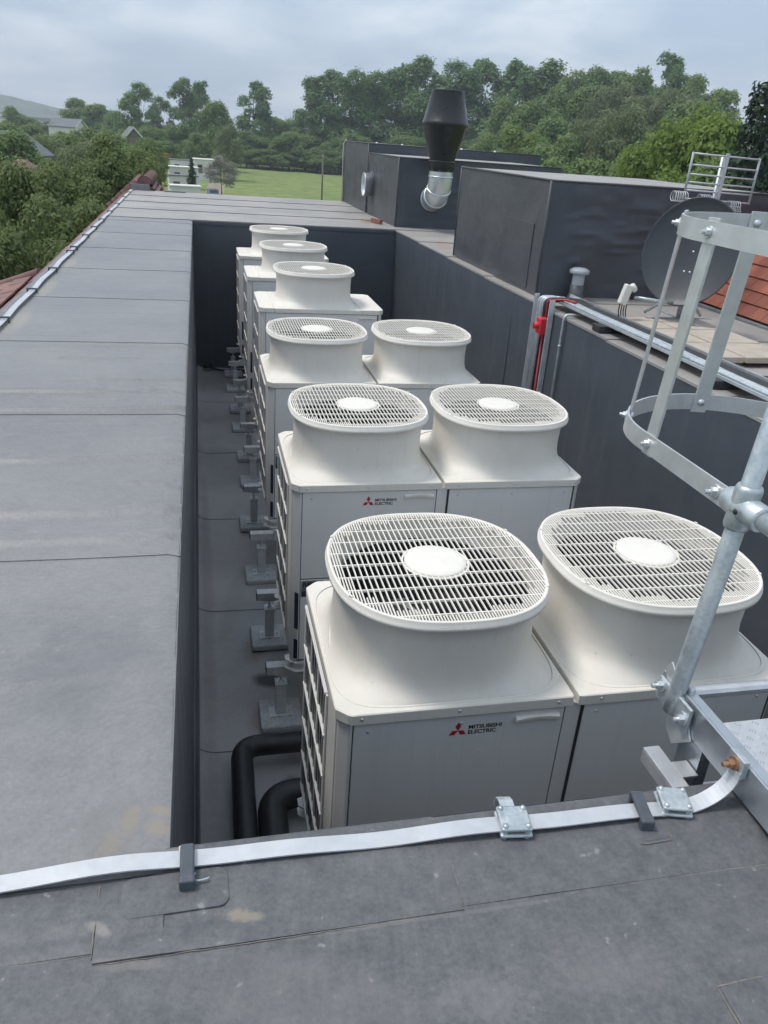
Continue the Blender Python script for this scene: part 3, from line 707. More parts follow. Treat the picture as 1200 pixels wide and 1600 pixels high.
# ------------------------------------------------------------------ support feet and rails
RAILZ = ZB-.082
PADM = MB().box(-.15, .15, -.15, .15, 0, .055).mesh('rubber_pad')
def foot(x, y, label, grp='rubber feet carrying the condenser rails'):
    f = empty('support_stand', (x, y, ZF+.006), 0, label, 'support foot', grp)
    pd = MB().box(-.145, .145, -.15, .15, 0, .05); pd.build('rubber_pad', RUB, f, .012)
    bp = MB().box(-.08, .08, -.055, .055, .05, .058).build('base_plate', DULL, f, .002)
    for a in (-.06, .06): MB().hexbolt((a, -.0, .058), (0, 0, 1), .010, .014).build('bolt', ZINC, bp)
    zt_ = RAILZ-(ZF+.006)
    post = MB()
    post.box(-.035, -.029, -.03, .03, .058, zt_-.15); post.box(.029, .035, -.03, .03, .058, zt_-.15); post.box(-.029, .029, .024, .03, .058, zt_-.15); post.box(-.029, .029, -.03, -.024, .058, zt_-.15)
    post.build('post', DULL, f)
    tpm = MB().box(-.042, .042, -.042, .042, zt_-.15, zt_-.142).build('top_plate', DULL, f, .001)
    rd = MB(); rd.tube([(0, 0, zt_-.17), (0, 0, zt_-.05)], .011, 12); rd.build('threaded_rod', ZINC, f)
    MB().hexbolt((0, 0, zt_-.142), (0, 0, 1), .019, .022).build('nut', ZINC, f)
    sd_ = MB(); sd_.box(-.05, .05, -.032, .032, zt_-.072, zt_-.062); sd_.box(-.05, -.042, -.032, .032, zt_-.06, zt_-.035); sd_.box(.042, .05, -.032, .032, zt_-.06, zt_-.035)
    sd_.build('saddle', DULL, f)
    return f
def rail(x0, x1, y, label):
    r_ = empty('support_rail', (0, 0, 0), 0, label, 'support rail', 'rails under the condensers')
    z1 = RAILZ+.001; z0 = z1-.06
    ch_ = MB(); ch_.box(x0, x1, y-.035, y+.035, z1-.006, z1); ch_.box(x0, x1, y-.035, y-.030, z0, z1-.006); ch_.box(x0, x1, y+.030, y+.035, z0, z1-.006); ch_.build('channel', DULL, r_)
    MB().box(x0-.004, x0+.0, y-.036, y+.036, z0-.002, z1+.001).build('end_cap', RUBD, r_, .002)
    br = MB(); br.box(x0+.20, x0+.25, y-.06, y-.036, z0+.002, z1+.045); br.build('clamp', ZINC, r_, .002)
    return r_
FY = [(.20, .90, 'nearest condenser, behind the black pipes'), (.02, 2.19, 'second condenser, its front edge'), (.02, 3.14, 'second condenser, its back edge'), (.03, 4.16, 'third condenser, its front edge'), (.03, 5.22, 'third condenser, its back edge'),
      (.09, 6.32, 'fourth condenser, its front edge'), (.09, 7.12, 'fourth condenser, its back edge'), (.07, 8.20, 'fifth condenser, its front edge'), (.07, 9.0, 'fifth condenser, its back edge'), (.05, 10.02, 'sixth condenser, its front edge'), (.05, 10.85, 'sixth condenser, its back edge')]
for i, (fx, fy, where) in enumerate(FY):
    foot(fx, fy, 'square grey rubber foot with steel post, left end of rail under '+where.replace(', its front edge', ' front').replace(', its back edge', ' back').replace(', behind the black pipes', ' front'))
    rail(fx-.10, 1.95 if i < 5 else 1.55, fy, 'steel rail with black end cap under the '+where.replace(', its front edge', ', front one').replace(', its back edge', ', back one').replace(', behind the black pipes', ', front one'))

# insulated pipes
def bend(p0, p1, p2, rad, n=8):
    p0, p1, p2 = Vector(p0), Vector(p1), Vector(p2); a = (p0-p1).normalized(); c = (p2-p1).normalized()
    s_ = p1+a*rad; e_ = p1+c*rad; return [((1-t)**2*s_+2*t*(1-t)*p1+t*t*e_) for t in [i/n for i in range(n+1)]]
def pipe(name, pts, rad, r, mat, label, cat, n=18, grp=None):
    P = [Vector(pts[0])]
    for i in range(1, len(pts)-1): P += bend(pts[i-1], pts[i], pts[i+1], rad)
    P.append(Vector(pts[-1])); o = MB().tube(P, r, n).build(name, mat)
    return tag(o, label, cat, grp)
pipe('insulated_pipe', [(-.31, -.9, -2.2), (-.27, 1.76, -2.2), (.35, 1.76, -2.2)], .12, .068, INSUL, 'outer black insulated pipe bending in under the nearest condenser', 'pipe', grp='black insulated pipes')
pipe('insulated_pipe', [(-.15, -.9, -2.22), (-.12, 1.34, -2.22), (.35, 1.34, -2.22)], .16, .085, INSUL, 'inner, shorter black insulated pipe with rounded bend beside the nearest condenser', 'pipe', grp='black insulated pipes')
for i, (cx_, cy_, l_) in enumerate(((-.36, 11.15, 'left'), (-.10, 11.05, 'right'))):
    loops = []
    mb = MB(); mb.tube([(cx_+.07*math.cos(a*.35)*(1-.01*a), cy_+.07*math.sin(a*.35), ZF+.05+.002*a) for a in range(36)], .022, 8)
    if i == 0: tag(mb.build('cable_coil', RUBD), 'black coiled cable lying in the far left corner of the well floor', 'cable')
pipe('drain_hose', [(-.30, 11.10, ZF+.05), (-.1, 11.0, ZF+.04), (.15, 11.05, ZF+.05), (.3, 10.9, ZF+.05)], .08, .018, RUBD, 'thin black hose leading from the coiled cable to the condensers', 'hose', 8)

# ------------------------------------------------------------------ lightning tape and clips
path, ups = [], []
def tz(x): return .018+.004*math.sin(x*7)+.003*math.sin(x*17)
for i in range(70):
    x = -1.84+i*(2.44/69); path.append((x, -1.047-.012*math.sin(x*2.2)-(.03*max(0, -.6-x)), tz(x))); ups.append(((0, 1, 0), (0, 0, 1)))
B1 = Vector(path[-1]); B3 = Vector((.735, -1.035, .105))
for i in range(1, 15):
    t = i/14; a = t*R(62)
    x = B1.x+.105*math.sin(min(t*1.0, 1)*math.pi/2)*1.2; z = B1.z+.085*(1-math.cos(t*math.pi/2)); tw = min(1, t*1.3)
    n_ = Vector((-math.sin(a), 0, math.cos(a))); path.append((x, B1.y+.015*t, z)); ups.append(((0, 1, 0), tuple(n_)))
tape = empty('conductor_tape', (0, 0, 0), 0, 'bare aluminium lightning tape along the near parapet, bent up to the ladder', 'lightning tape')
MB().strip(path, ups, .040, .0035).build('strip', ALUT, tape)
MB().box(.728, .745, -1.062, -1.008, .080, .130).build('end_lug', GALV, tape, .002)
MB().hexbolt((.728, -1.035, .107), (-1, 0, 0), .011, .024).build('bolt', COPPER, tape)
path, ups = [], []
rw = random.Random(3)
CLIPY = [2.7, 3.84, 4.96, 6.06, 7.27, 7.58, 8.68, 9.60, 10.59, 11.85, 13.25, 14.79, 16.0]
for i in range(160):
    y = -.95+i*(17.9/159); path.append((-1.79-.002*y+.004*math.sin(y*5.5), y, .022+.007*abs(math.sin(y*2.9+1))*rw.uniform(.6, 1))); ups.append(((1, 0, 0), (0, 0, 1)))
tag(MB().strip(path, ups, .045, .0035).build('conductor_tape', ALUT), 'wavy aluminium lightning tape running along the left roof edge', 'lightning tape')
ORD = ['nearest', 'second', 'third', 'fourth', 'fifth', 'sixth', 'seventh', 'eighth', 'ninth', 'tenth', 'eleventh', 'twelfth', 'thirteenth']
vis = [y for y in CLIPY if y > 3]
for i, y in enumerate(vis):
    x = -1.79-.002*y
    c = MB().box(x-.038, x+.038, y-.010, y+.010, .032, .044); c.box(x-.041, x-.029, y-.012, y+.012, .0, .043); c.box(x+.029, x+.041, y-.012, y+.012, .0, .043)
    tag(c.build('tape_clip', CLIP, None, .003), 'dark clip holding the left edge tape, '+ORD[i]+' in view', 'clip', 'clips along the left roof edge tape')
for (x, lb) in ((-.493, 'dark grey plastic clip over the near tape at the well corner'), (.498, 'dark grey plastic clip over the near tape beside the square clamp')):
    c = empty('tape_clip', (x, -1.055, .006), 0 if x < 0 else -.18, lb, 'clip', 'plastic clips on the near tape')
    MB().box(-.014, .014, -.045, .042, .017, .030).build('strap', CLIP, c, .005, 3)
    MB().box(-.0155, .0155, -.052, -.032, -.005, .029).build('foot', CLIP, c, .005, 3); MB().box(-.014, .014, .029, .043, -.005, .026).build('foot', CLIP, c, .004)
for (x, rz, lb, hook) in ((.195, -.12, 'cast square clamp with hooked back on the near tape', True), (.583, -.25, 'cast square clamp on the near tape next to the ladder', False)):
    c = empty('tape_clamp', (x, -1.05, .004), rz, lb, 'clamp', 'square clamps on the near tape')
    MB().box(-.036, .036, -.036, .036, .008, .017).build('lower_plate', GALV, c, .006, 3); MB().box(-.034, .034, -.034, .034, .024, .033).build('upper_plate', ZINC if 0 else GALV, c, .007, 3)
    for a in (-1, 1):
        for b_ in (-1, 1): MB().lathe([(0, .039), (.005, .038), (.007, .033), (.007, .0)], (a*.025, b_*.025, 0), 10).build('bolt', GALV, c)
    if hook:
        pth = [(-.008, .03, .032), (-.010, .045, .036), (-.012, .058, .032), (-.012, .064, .018), (-.012, .062, .004)]
        MB().strip(pth, [((1, 0, 0), (0, .3, 1)), ((1, 0, 0), (0, .5, .9)), ((1, 0, 0), (0, .9, .4)), ((1, 0, 0), (0, 1, 0)), ((1, 0, 0), (0, 1, 0))], .032, .004).build('hook', GALV, c)
# sealant smears by the corner clip
sm = MB().tube([(-.508, -1.0, .012), (-.505, -1.012, .014), (-.512, -1.024, .014), (-.502, -1.03, .014)], [.003, .005, .004, .006], 8); tag(sm.build('sealant_bead', PAINTW), 'white sealant dribble behind the corner clip', 'sealant')
sm = MB().tube([(-.47+.022*math.cos(a), -1.083+.009*math.sin(a), .017) for a in [math.pi*.6+i*.35 for i in range(12)]], .002, 6); tag(sm.build('sealant_bead', GREYP), 'curl of pale sealant in front of the corner clip', 'sealant')

# ------------------------------------------------------------------ ladder with cage
XS = .75; HB = .052
lad = empty('ladder', (XS, -.8, 0), 0, 'aluminium caged ladder with step-over platform rising from the plant well', 'ladder')
def LB(mb, name, mat, parent=lad, bevel=0):
    mb.v = [(v[0]-(XS), v[1]+.8, v[2]) for v in mb.v] if parent is lad else mb.v
    return mb.build(name, mat, parent, bevel)
def SUB(mb, name, mat, parent, bevel=0):
    mb.v = [(v[0]-(XS), v[1]+.8, v[2]) for v in mb.v]; return mb.build(name, mat, parent, bevel)
X2 = 1.36
def lean(mb): mb.v = [(v[0]+.075*max(0, v[2]-.08), v[1], v[2]) for v in mb.v]; return mb
for (x, s_) in ((XS, 1), (X2, -1)):
    st = MB(); st.box(x-.004, x+.004, -3.2, -.69, .022, .112); st.box(x+.0045 if s_ > 0 else x-.03, x+.030 if s_ > 0 else x-.0045, -3.2, -.69, .1045, .112); st.box(x+.0045 if s_ > 0 else x-.02, x+.020 if s_ > 0 else x-.0045, -3.2, -.69, .022, .030)
    so_ = LB(st, 'stringer', ALUD, bevel=.0015)
    sl_ = MB(); sl_.box(x+.006*s_-.003, x+.006*s_+.003, -.90, -.81, -2.25, .05); sl_.box(min(x+.010*s_, x+.035*s_), max(x+.010*s_, x+.035*s_), -.817, -.811, -2.25, .02); sl_.box(min(x+.010*s_, x+.035*s_), max(x+.010*s_, x+.035*s_), -.900, -.894, -2.25, .02)
    LB(sl_, 'stile', ALUD, bevel=.001)
# gusset + flange plates holding the tube
g_ = MB(); ol = [(-.865, .018), (-.80, -.045), (-.765, -.02), (-.745, .06), (-.70, .13), (-.72, .16), (-.80, .10)]
g_.loft([[(XS-.010, a, c_) for a, c_ in ol], [(XS-.005, a, c_) for a, c_ in ol]], True, True, True, False); LB(g_, 'gusset_plate', ALU, bevel=.001)
fl = MB(); fl.box(XS-.020, XS-.0105, -.85, -.70, .035, .105, Matrix.Translation((0, 0, 0))); flo = LB(fl, 'flange_plate', GALV, bevel=.003)
for (a, c_) in ((-.83, .065), (-.718, .085)): SUB(MB().hexbolt((XS-.020, a, c_), (-1, 0, 0), .012, .022), 'bolt', ZINC, flo)
tb = MB(); tb.tube([(XS-.014, -.772, .045), (XS-.014, -.772, .10), (XS-.014, -.772, 1.30)], .0225, 28); LB(lean(tb), 'handrail_post', GALV)
tb = MB(); tb.tube([(XS-.014, -.80, .63), (XS-.014, -3.0, .63)], .0215, 24); LB(lean(tb), 'guard_rail', GALV)
ck = MB(); ck.lathe([(.0225, -.055), (.028, -.053), (.031, -.045), (.031, .045), (.028, .053), (.0225, .055)], (XS-.014, -.772, .63), 28)
ck.lathe([(.0215, .075), (.028, .075), (.031, .070), (.031, .02), (.033, 0)], (XS-.014, -.772, .63), 24, (0, -1, 0)); ck.lathe([(.0, .062), (.026, .060), (.030, .05), (.033, 0)], (XS-.014, -.772, .63), 24, (0, 1, 0))
cko = LB(lean(ck), 'clamp_fitting', GALV); SUB(lean(MB()).lathe([(0, .004), (.006, .003), (.007, 0)], (XS-.012, -.80, .632), 10, (-1, 0, 0)), 'grub_screw', DARK, cko)
tb = MB(); tb.tube([(X2+.04, -.772, .03), (X2+.04, -.772, 1.30)], .0225, 24); LB(lean(tb), 'handrail_post', GALV)
tb = MB(); tb.tube([(X2+.04, -.80, .63), (X2+.04, -3.0, .63)], .0215, 24); LB(lean(tb), 'guard_rail', GALV)
XC, RC, YC = 1.078, .345, -.30
def hoop_pt(s_):
    # arc length style parameter 0..1 : straight, half round, straight
    Ls = .43; La = math.pi*RC; T = 2*Ls+La; d = s_*T
    if d < Ls: return Vector((XC-RC, -.73+d, 0)), Vector((-1, 0, 0))
    if d > Ls+La: return Vector((XC+RC, YC-(d-Ls-La), 0)), Vector((1, 0, 0))
    a = math.pi-(d-Ls)/RC; return Vector((XC+RC*math.cos(a), YC+RC*math.sin(a)*1.0, 0)), Vector((math.cos(a), math.sin(a), 0))
for z in (.625, 1.188):
    pth, up_ = [], []
    for i in range(61):
        p, n_ = hoop_pt(i/60); pth.append((p.x, p.y, z)); up_.append(((0, 0, 1), tuple(n_)))
    h_ = LB(lean(MB().strip(pth, up_, HB, .006)), 'hoop', ALU)
    for s_ in (.20, .335, .53, .68, .81):
        p, n_ = hoop_pt(s_); SUB(lean(MB().hexbolt((p.x+n_.x*.003, p.y+n_.y*.003, z), tuple(n_), .010, .016)), 'bolt', ZINC, h_)
        SUB(MB().lathe([(0, .008), (.011, .007), (.012, 0)], (p.x-n_.x*.009+.075*(z-.08), p.y-n_.y*.009, z), 14, tuple(-n_)), 'bolt_head', ZINC, h_)
    p, n_ = hoop_pt(.03); SUB(lean(MB().hexbolt((p.x-.003, p.y, z), (-1, 0, 0), .012, .022)), 'bolt', ZINC, h_)
for s_ in (.20, .335, .53, .68, .81):
    p, n_ = hoop_pt(s_); t_ = Vector((-n_.y, n_.x, 0)); q = p-n_*.0065
    v = []
    for z in (.592, 1.222):
        for a, b_ in ((-1, -1), (1, -1), (1, 1), (-1, 1)): c_ = q+t_*.024*a+n_*.0042*b_; v.append((c_.x, c_.y, z))
    mb = MB().add(v, [(3, 2, 1, 0), (4, 5, 6, 7), (0, 1, 5, 4), (1, 2, 6, 5), (2, 3, 7, 6), (3, 0, 4, 7)]); LB(lean(mb), 'cage_bar', ALU, bevel=.001)
for (z, yy) in ((.085, -.76), (-.165, -.852), (-.415, -.852), (-.665, -.852), (-.915, -.852), (-1.165, -.852), (-1.415, -.852)):
    rg = MB(); n = 20; lo = []
    for x in (XS+.012, X2-.012):
        lo.append([(x, yy+.016*(1+.05*(k_ % 2))*math.cos(2*math.pi*k_/n), z+.016*(1+.05*(k_ % 2))*math.sin(2*math.pi*k_/n)) for k_ in range(n)])
    rg.loft(lo, True, True, True, False); LB(rg, 'rung', ALU)
g_ = MB().box(XS+.006, XS+.022, -.80, -.72, .06, .128); LB(g_, 'rung_bracket', ALU, bevel=.004)
br = MB(); br.box(XS-.09, XS-.045, -1.0, -.80, -.052, -.046); br.box(XS-.09, XS-.086, -1.0, -.80, -.09, -.052); br.box(XS-.045, XS-.0, -.915, -.86, -.052, -.047); LB(br, 'wall_bracket', ALU, bevel=.001)
pl = MB().box(XS+.031, X2-.031, -3.15, -.90, .096, .1035); pto = LB(pl, 'tread_plate', ALU)
nub = MB()
for i in range(22):
    for j in range(50):
        cx_, cy_ = XS+.045+i*.025, -.912-j*.025
        vert = (i+j) % 2
        for k_ in (-1, 0, 1):
            a = R(45 if vert else -45); ux, uy = math.cos(a), math.sin(a); ox_, oy_ = -uy*k_*.006, ux*k_*.006
            x, y = cx_+ox_, cy_+oy_; l_, wd = .0095, .0016
            nub.add([(x-ux*l_, y-uy*l_, .1035), (x-uy*wd, y+ux*wd, .1035), (x+ux*l_, y+uy*l_, .1035), (x+uy*wd, y-ux*wd, .1035), (x, y, .1042)], [(0, 4, 1), (1, 4, 2), (2, 4, 3), (3, 4, 0)])
o = SUB(nub, 'tread_pattern', ALUD, pto); o['kind'] = 'stuff'

# ------------------------------------------------------------------ plenum boxes on the right roof
RIP = [(rw.uniform(.10, .50), rw.uniform(.25, .85), rw.uniform(.02, .06), rw.uniform(.012, .028), rw.uniform(.008, .02)) for _ in range(26)]
def wbox(root, x0, x1, y0, y1, z1, seeds, amp=.012, topmat=MEM_F, z0=.004):
    # each face a slightly billowing membrane sheet
    def face(name, fn, nu, nv, mat, am, sd_, nrm):
        vs = []
        for j in range(nv+1):
            for i in range(nu+1):
                u, v = i/nu, j/nv; p = Vector(fn(u, v)); ed = min(1, 8*min(u, 1-u))*min(1, 8*min(v, 1-v))
                wv = (float(vnoise(u*7+sd_, v*4+sd_))-.5)*2*am + (float(vnoise(u*16+sd_*2, v*13+sd_))-.5)*am*.9
                if nrm == (0, -1, 0) and seeds == 2:
                    for (uu, vv, su, sv, hh) in RIP: wv += hh*math.exp(-((u-uu)/su)**2-((v-vv-.06*(u-uu))/sv)**2)
                vs.append(p+Vector(nrm)*(wv*ed))
        fs = [(j*(nu+1)+i, j*(nu+1)+i+1, (j+1)*(nu+1)+i+1, (j+1)*(nu+1)+i) for j in range(nv) for i in range(nu)]
        return MB().add(vs, fs, True).build(name, mat, root)
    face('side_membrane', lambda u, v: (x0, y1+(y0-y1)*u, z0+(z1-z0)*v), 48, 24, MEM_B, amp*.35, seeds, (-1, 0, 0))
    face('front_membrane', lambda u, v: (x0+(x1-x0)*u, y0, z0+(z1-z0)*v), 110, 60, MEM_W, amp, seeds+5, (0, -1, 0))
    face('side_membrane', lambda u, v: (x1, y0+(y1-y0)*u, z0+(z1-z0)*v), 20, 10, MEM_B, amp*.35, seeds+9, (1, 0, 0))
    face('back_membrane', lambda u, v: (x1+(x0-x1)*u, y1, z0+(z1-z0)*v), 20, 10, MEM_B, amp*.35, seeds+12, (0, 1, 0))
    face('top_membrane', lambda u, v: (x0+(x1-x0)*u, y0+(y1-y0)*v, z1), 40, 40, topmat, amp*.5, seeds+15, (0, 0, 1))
    # folded edges
    for (a, b_) in (((x0, y0, z0), (x0, y0, z1)), ((x0, y0, z1), (x1, y0, z1)), ((x0, y1, z1), (x0, y0, z1)), ((x0, y1, z0), (x0, y1, z1))):
        MB().tube([a, b_], .012, 10).build('edge_fold', MEM_B, root)
B1_ = empty('plenum_box', (0, 0, 0), 0, 'large dark membrane-wrapped plenum box behind the satellite dish', 'plenum box', 'membrane-wrapped boxes on the right roof')
wbox(B1_, 2.885, 5.46, 5.49, 8.40, 1.10, 2, .020)
MB().box(2.874, 2.882, 5.75, 6.65, .05, .68).build('membrane_patch', MEM_B, B1_, .003)
B2_ = empty('plenum_box', (0, 0, 0), 0, 'dark plenum box carrying the round spigot and the black cowl', 'plenum box', 'membrane-wrapped boxes on the right roof')
wbox(B2_, 2.85, 5.75, 11.80, 14.35, 1.105, 31, .012)
B3_ = empty('plenum_box', (0, 0, 0), 0, 'tallest dark plenum box, farthest back against the field', 'plenum box', 'membrane-wrapped boxes on the right roof')
wbox(B3_, 2.83, 6.4, 14.37, 17.15, 1.27, 47, .014)
for x in (3.0, 3.5, 4.1, 4.7, 5.4):
    MB().lathe([(.0, .03), (.02, .028), (.028, .0)], (x, 14.42+.05*math.sin(x*9), 1.27), 10).build('sealant_lump', PAINTW, B3_)
tag(MB().tube([(2.80, 17.17, .0), (2.80, 17.17, 1.22), (2.84, 17.10, 1.29)], .012, 8).build('cable', OFFW), 'pale cable down the far corner of the tallest plenum box', 'cable')
# spigot
sp_ = empty('duct_spigot', (2.85, 13.95, .55), 0, 'short round galvanised duct stub in the left face of the plenum box', 'duct')
MB().lathe([(.19, .0), (.21, 0), (.21, .16), (.214, .165), (.214, .175), (.20, .175), (.20, .0)], (0, 0, 0), 40, (-1, 0, 0)).build('collar', ZINC, sp_)
MB().lathe([(0, .02), (.20, .02)], (0, 0, 0), 40, (-1, 0, 0)).build('inside', DARK, sp_)
MB().lathe([(.212, .0), (.25, .0), (.25, .012), (.212, .016)], (0, 0, 0), 40, (-1, 0, 0)).build('flange_seal', MEM_B, sp_)
# cowl and elbow
EX, EY, EZ, ER = 3.46, 11.36, .52, .195
cw = empty('exhaust_cowl', (EX, EY, 0), 0, 'tall black conical exhaust cowl on a galvanised elbow', 'cowl')
Pp = [(0, .46, EZ-.02), (-.0, .40, EZ-.02)]
for i in range(1, 12):
    a = R(90*i/12); Pp.append((0, .40-.40*math.sin(a), EZ-.02+.34*(1-math.cos(a))))
Pp += [(0, 0, EZ+.34), (0, 0, .99)]
el = MB().tube(Pp, ER, 36, False); el.build('elbow', ZINC, cw)
for i in (1, 5, 9, 13):
    p = Vector(Pp[i]); q = Vector(Pp[min(i+1, len(Pp)-1)]); 
    MB().lathe([(ER, -.012), (ER+.012, -.008), (ER+.012, .008), (ER, .012)], tuple(p), 36, tuple((q-p).normalized())).build('elbow_seam', ZINC, cw)
MB().lathe([(ER+.004, .94), (ER+.010, .95), (ER+.012, 1.06), (ER+.010, 1.10), (.205, 1.12), (.36, 1.60), (.372, 1.62), (.372, 1.66), (.36, 1.67), (.255, 2.10), (.258, 2.115), (.245, 2.12), (.235, 2.08)], (0, 0, 0), 40).build('cowl_cone', BLACK, cw)
MB().lathe([(ER+.013, 1.07), (ER+.019, 1.075), (ER+.019, 1.095), (ER+.013, 1.10)], (0, 0, 0), 40).build('clamp_band', BLACK, cw)
for i in range(9):
    a = R(40*i+8); MB().lathe([(0, .006), (.006, .004), (.008, 0)], ((ER+.006)*math.cos(a), (ER+.006)*math.sin(a), .955), 8, (math.cos(a), math.sin(a), 0)).build('rivet', ZINC, cw)
tag(MB().box(-.16, .16, -.03, .03, 0, .065).build('brick', BRICK, None, .004), 'loose red brick piece lying below the plenum box', 'brick'); bpy.data.objects['brick'].location = (2.62, 12.25, .02); bpy.data.objects['brick'].rotation_euler = (0, 0, 1.9)
tag(MB().box(-.14, .14, -.02, .02, 0, .012).build('timber_offcut', WOOD, None, .002), 'thin timber offcut lying behind the brick piece', 'timber'); bpy.data.objects['timber_offcut'].location = (2.50, 12.55, .02); bpy.data.objects['timber_offcut'].rotation_euler = (0, 0, 2.1)

# ------------------------------------------------------------------ vent pipe, tray, isolator
vp = empty('vent_pipe', (3.26, 5.35, 0), 0, 'grey plastic soil vent pipe with mushroom cap in front of plenum box', 'vent pipe')
MB().lathe([(.085, .0), (.083, .05), (.072, .07), (.070, .16), (.0, .16)], n=28).build('upstand', GREYD, vp)
MB().lathe([(.060, .14), (.060, .27), (.055, .28)], n=28).build('pipe', GREYP, vp)
MB().lathe([(.05, .262), (.094, .268), (.100, .285), (.094, .305), (.06, .322), (0, .328)], n=30).build('cap', GREYP, vp)
tr = empty('cable_tray', (0, 0, 0), 0, 'galvanised cable tray with conduits along the right wall edge, turning down into the well', 'cable tray')
def trx(y): return 2.86+(.06)*(5.05-y)/3.2
TY0, TY1 = 5.06, -.6
for (o0, z0, w_, h_, nm) in ((-.03, .07, .012, .020, 'tray_rail'), (.20, .07, .012, .045, 'tray_rail')):
    mb = MB().add([(trx(TY0)+o0, TY0, z0), (trx(TY0)+o0+w_, TY0, z0), (trx(TY1)+o0+w_, TY1, z0), (trx(TY1)+o0, TY1, z0), (trx(TY0)+o0, TY0, z0+h_), (trx(TY0)+o0+w_, TY0, z0+h_), (trx(TY1)+o0+w_, TY1, z0+h_), (trx(TY1)+o0, TY1, z0+h_)],
        [(0, 1, 2, 3), (7, 6, 5, 4), (4, 5, 1, 0), (5, 6, 2, 1), (6, 7, 3, 2), (7, 4, 0, 3)]); mb.build(nm, ZINC, tr)
mb = MB().add([(trx(TY0)-.02, TY0, .072), (trx(TY0)+.20, TY0, .072), (trx(TY1)+.20, TY1, .072), (trx(TY1)-.02, TY1, .072)], [(3, 2, 1, 0)]); mb.build('tray_base', DULL, tr)
XW = XR-.03
for i, (o0, mt, r_) in enumerate(((.012, GALV, .013), (.046, ZINC, .013), (.080, GALV, .013), (.112, RUBD, .014), (.142, RUBD, .012), (.172, RUBD, .013))):
    yv = 5.04-.05*i if i < 6 else 0
    pts = [(trx(TY1)+o0, TY1, .092), (trx(4.7)+o0, yv-.02, .092+.004*i), (XW, yv, .09), (XW, yv, -2.2)]
    P = [Vector(pts[0])]+[Vector((trx(y)+o0+.004*math.sin(y*4+i), y, .092+.003*math.sin(y*3+i*2))) for y in (.6, 1.4, 2.2, 3.0, 3.8, 4.5)]
    P += bend(P[-1], pts[1], pts[2], .04, 4)+bend(pts[1], (XW, yv, .09), pts[3], .06, 6)+[Vector(pts[3])]
    MB().tube(P, r_, 10).build('conduit', mt, tr)
MB().box(XR-.020, XR-.004, 4.74, 5.10, -2.2, .05).build('back_plate', DULL, tr, .002)
for y in (4.725, 5.10):
    MB().box(XR-.055, XR-.004, y, y+.014, -2.2, .105).build('tray_rail', ZINC if y > 5 else DULL, tr, .001)
for y in (3.9, 2.3, .7):
    MB().box(trx(y)-.10, trx(y)+.40, y-.07, y+.07, .012, .069).build('rubber_block', RUBD, tr, .006)
isx = empty('isolator_switch', (XR-.06, 4.80, -.14), 0, 'red rotary isolator switch on the well wall beside the conduits', 'switch')
MB().box(-.05, .05, -.055, .055, -.075, .075).build('housing', RED, isx, .012, 3)
MB().lathe([(0, .045), (.022, .045), (.030, .038), (.032, 0)], (-.05, .0, 0), 20, (-1, 0, 0)).build('knob', RED, isx)
MB().box(-.10, -.09, -.008, .008, -.03, .03).build('lever', RED, isx, .003)
MB().lathe([(0.012, -.11), (.022, -.10), (.024, -.07)], (0, 0, 0), 14).build('cable_gland', RED, isx)
pipe('red_cable', [(XR-.05, 4.80, -.05), (XR-.05, 4.79, .10), (2.86, 4.70, .12), (2.92, 4.60, .11)], .03, .010, REDC, 'red cable looping from the isolator up over the wall edge', 'cable', 10)
pipe('red_cable', [(XR-.05, 4.80, -.22), (XR-.045, 4.80, -1.2), (XR-.045, 4.80, -2.2)], .02, .010, REDC, 'red cable dropping from the isolator down the well wall', 'cable', 10)
pipe('conduit_pipe', [(3.05, 4.43, .03), (XR-.025, 4.45, .035), (XR-.025, 4.45, -2.2)], .05, .012, GALV, 'single thin galvanised conduit down the wall right of the isolator', 'conduit', 12)
for z in (-.25, -.75): 
    c = MB().lathe([(.012, -.014), (.017, -.012), (.017, .012), (.012, .014)], (XR-.025, 4.45, z), 14).build('coupling', GALV, bpy.data.objects['conduit_pipe'])

# ------------------------------------------------------------------ slabs, dish, aerial
slabs = []
for i in range(2):
    for j in range(3):
        x, y = 3.20+i*.47, 3.02+j*.47
        nm = ('front', 'middle', 'back')[j]+' '+('left', 'right')[i]
        o = MB().box(-.225, .225, -.225, .225, 0, .045).build('paving_slab', SLAB, None, .006)
        o.location = (x, y, .04); o.rotation_euler = (0, 0, .02*math.sin(i*3+j*5))
        tag(o, 'sandy concrete slab weighing down the dish stand, '+nm+' one', 'paving slab', 'slabs under the dish stand')
ds = empty('satellite_dish', (3.56, 3.98, .085), 0, 'large dark grey satellite dish on a pole stand, facing left', 'satellite dish')
MB().tube([(.13, .17, 0), (.13, .17, .5)], .024, 16).build('pole', GALV, ds)
for a in (20, 140, 260):
    c_, s_ = math.cos(R(a)), math.sin(R(a)); MB().tube([(.13+.30*c_, .17+.30*s_, .01), (.13+.02*c_, .17+.02*s_, .24)], .014, 10).build('stay', GALV, ds)
fb = MB(); 
for a in (0, 90): fb.box(-.32, .32, -.02, .02, .003, .009, Matrix.Translation((.13, .17, 0)) @ Matrix.Rotation(R(a), 4, 'Z'))
fb.build('stand_frame', GALV, ds)
dn = Vector((-.72, -.62, .30)).normalized()
dq = Vector((0, 0, 1)).rotation_difference(dn)
up_d = (Vector((0, 0, 1))-dn*dn.z).normalized(); rt_d = up_d.cross(dn)
dc = Vector((.06, .10, .575))
mb = MB(); loops = []
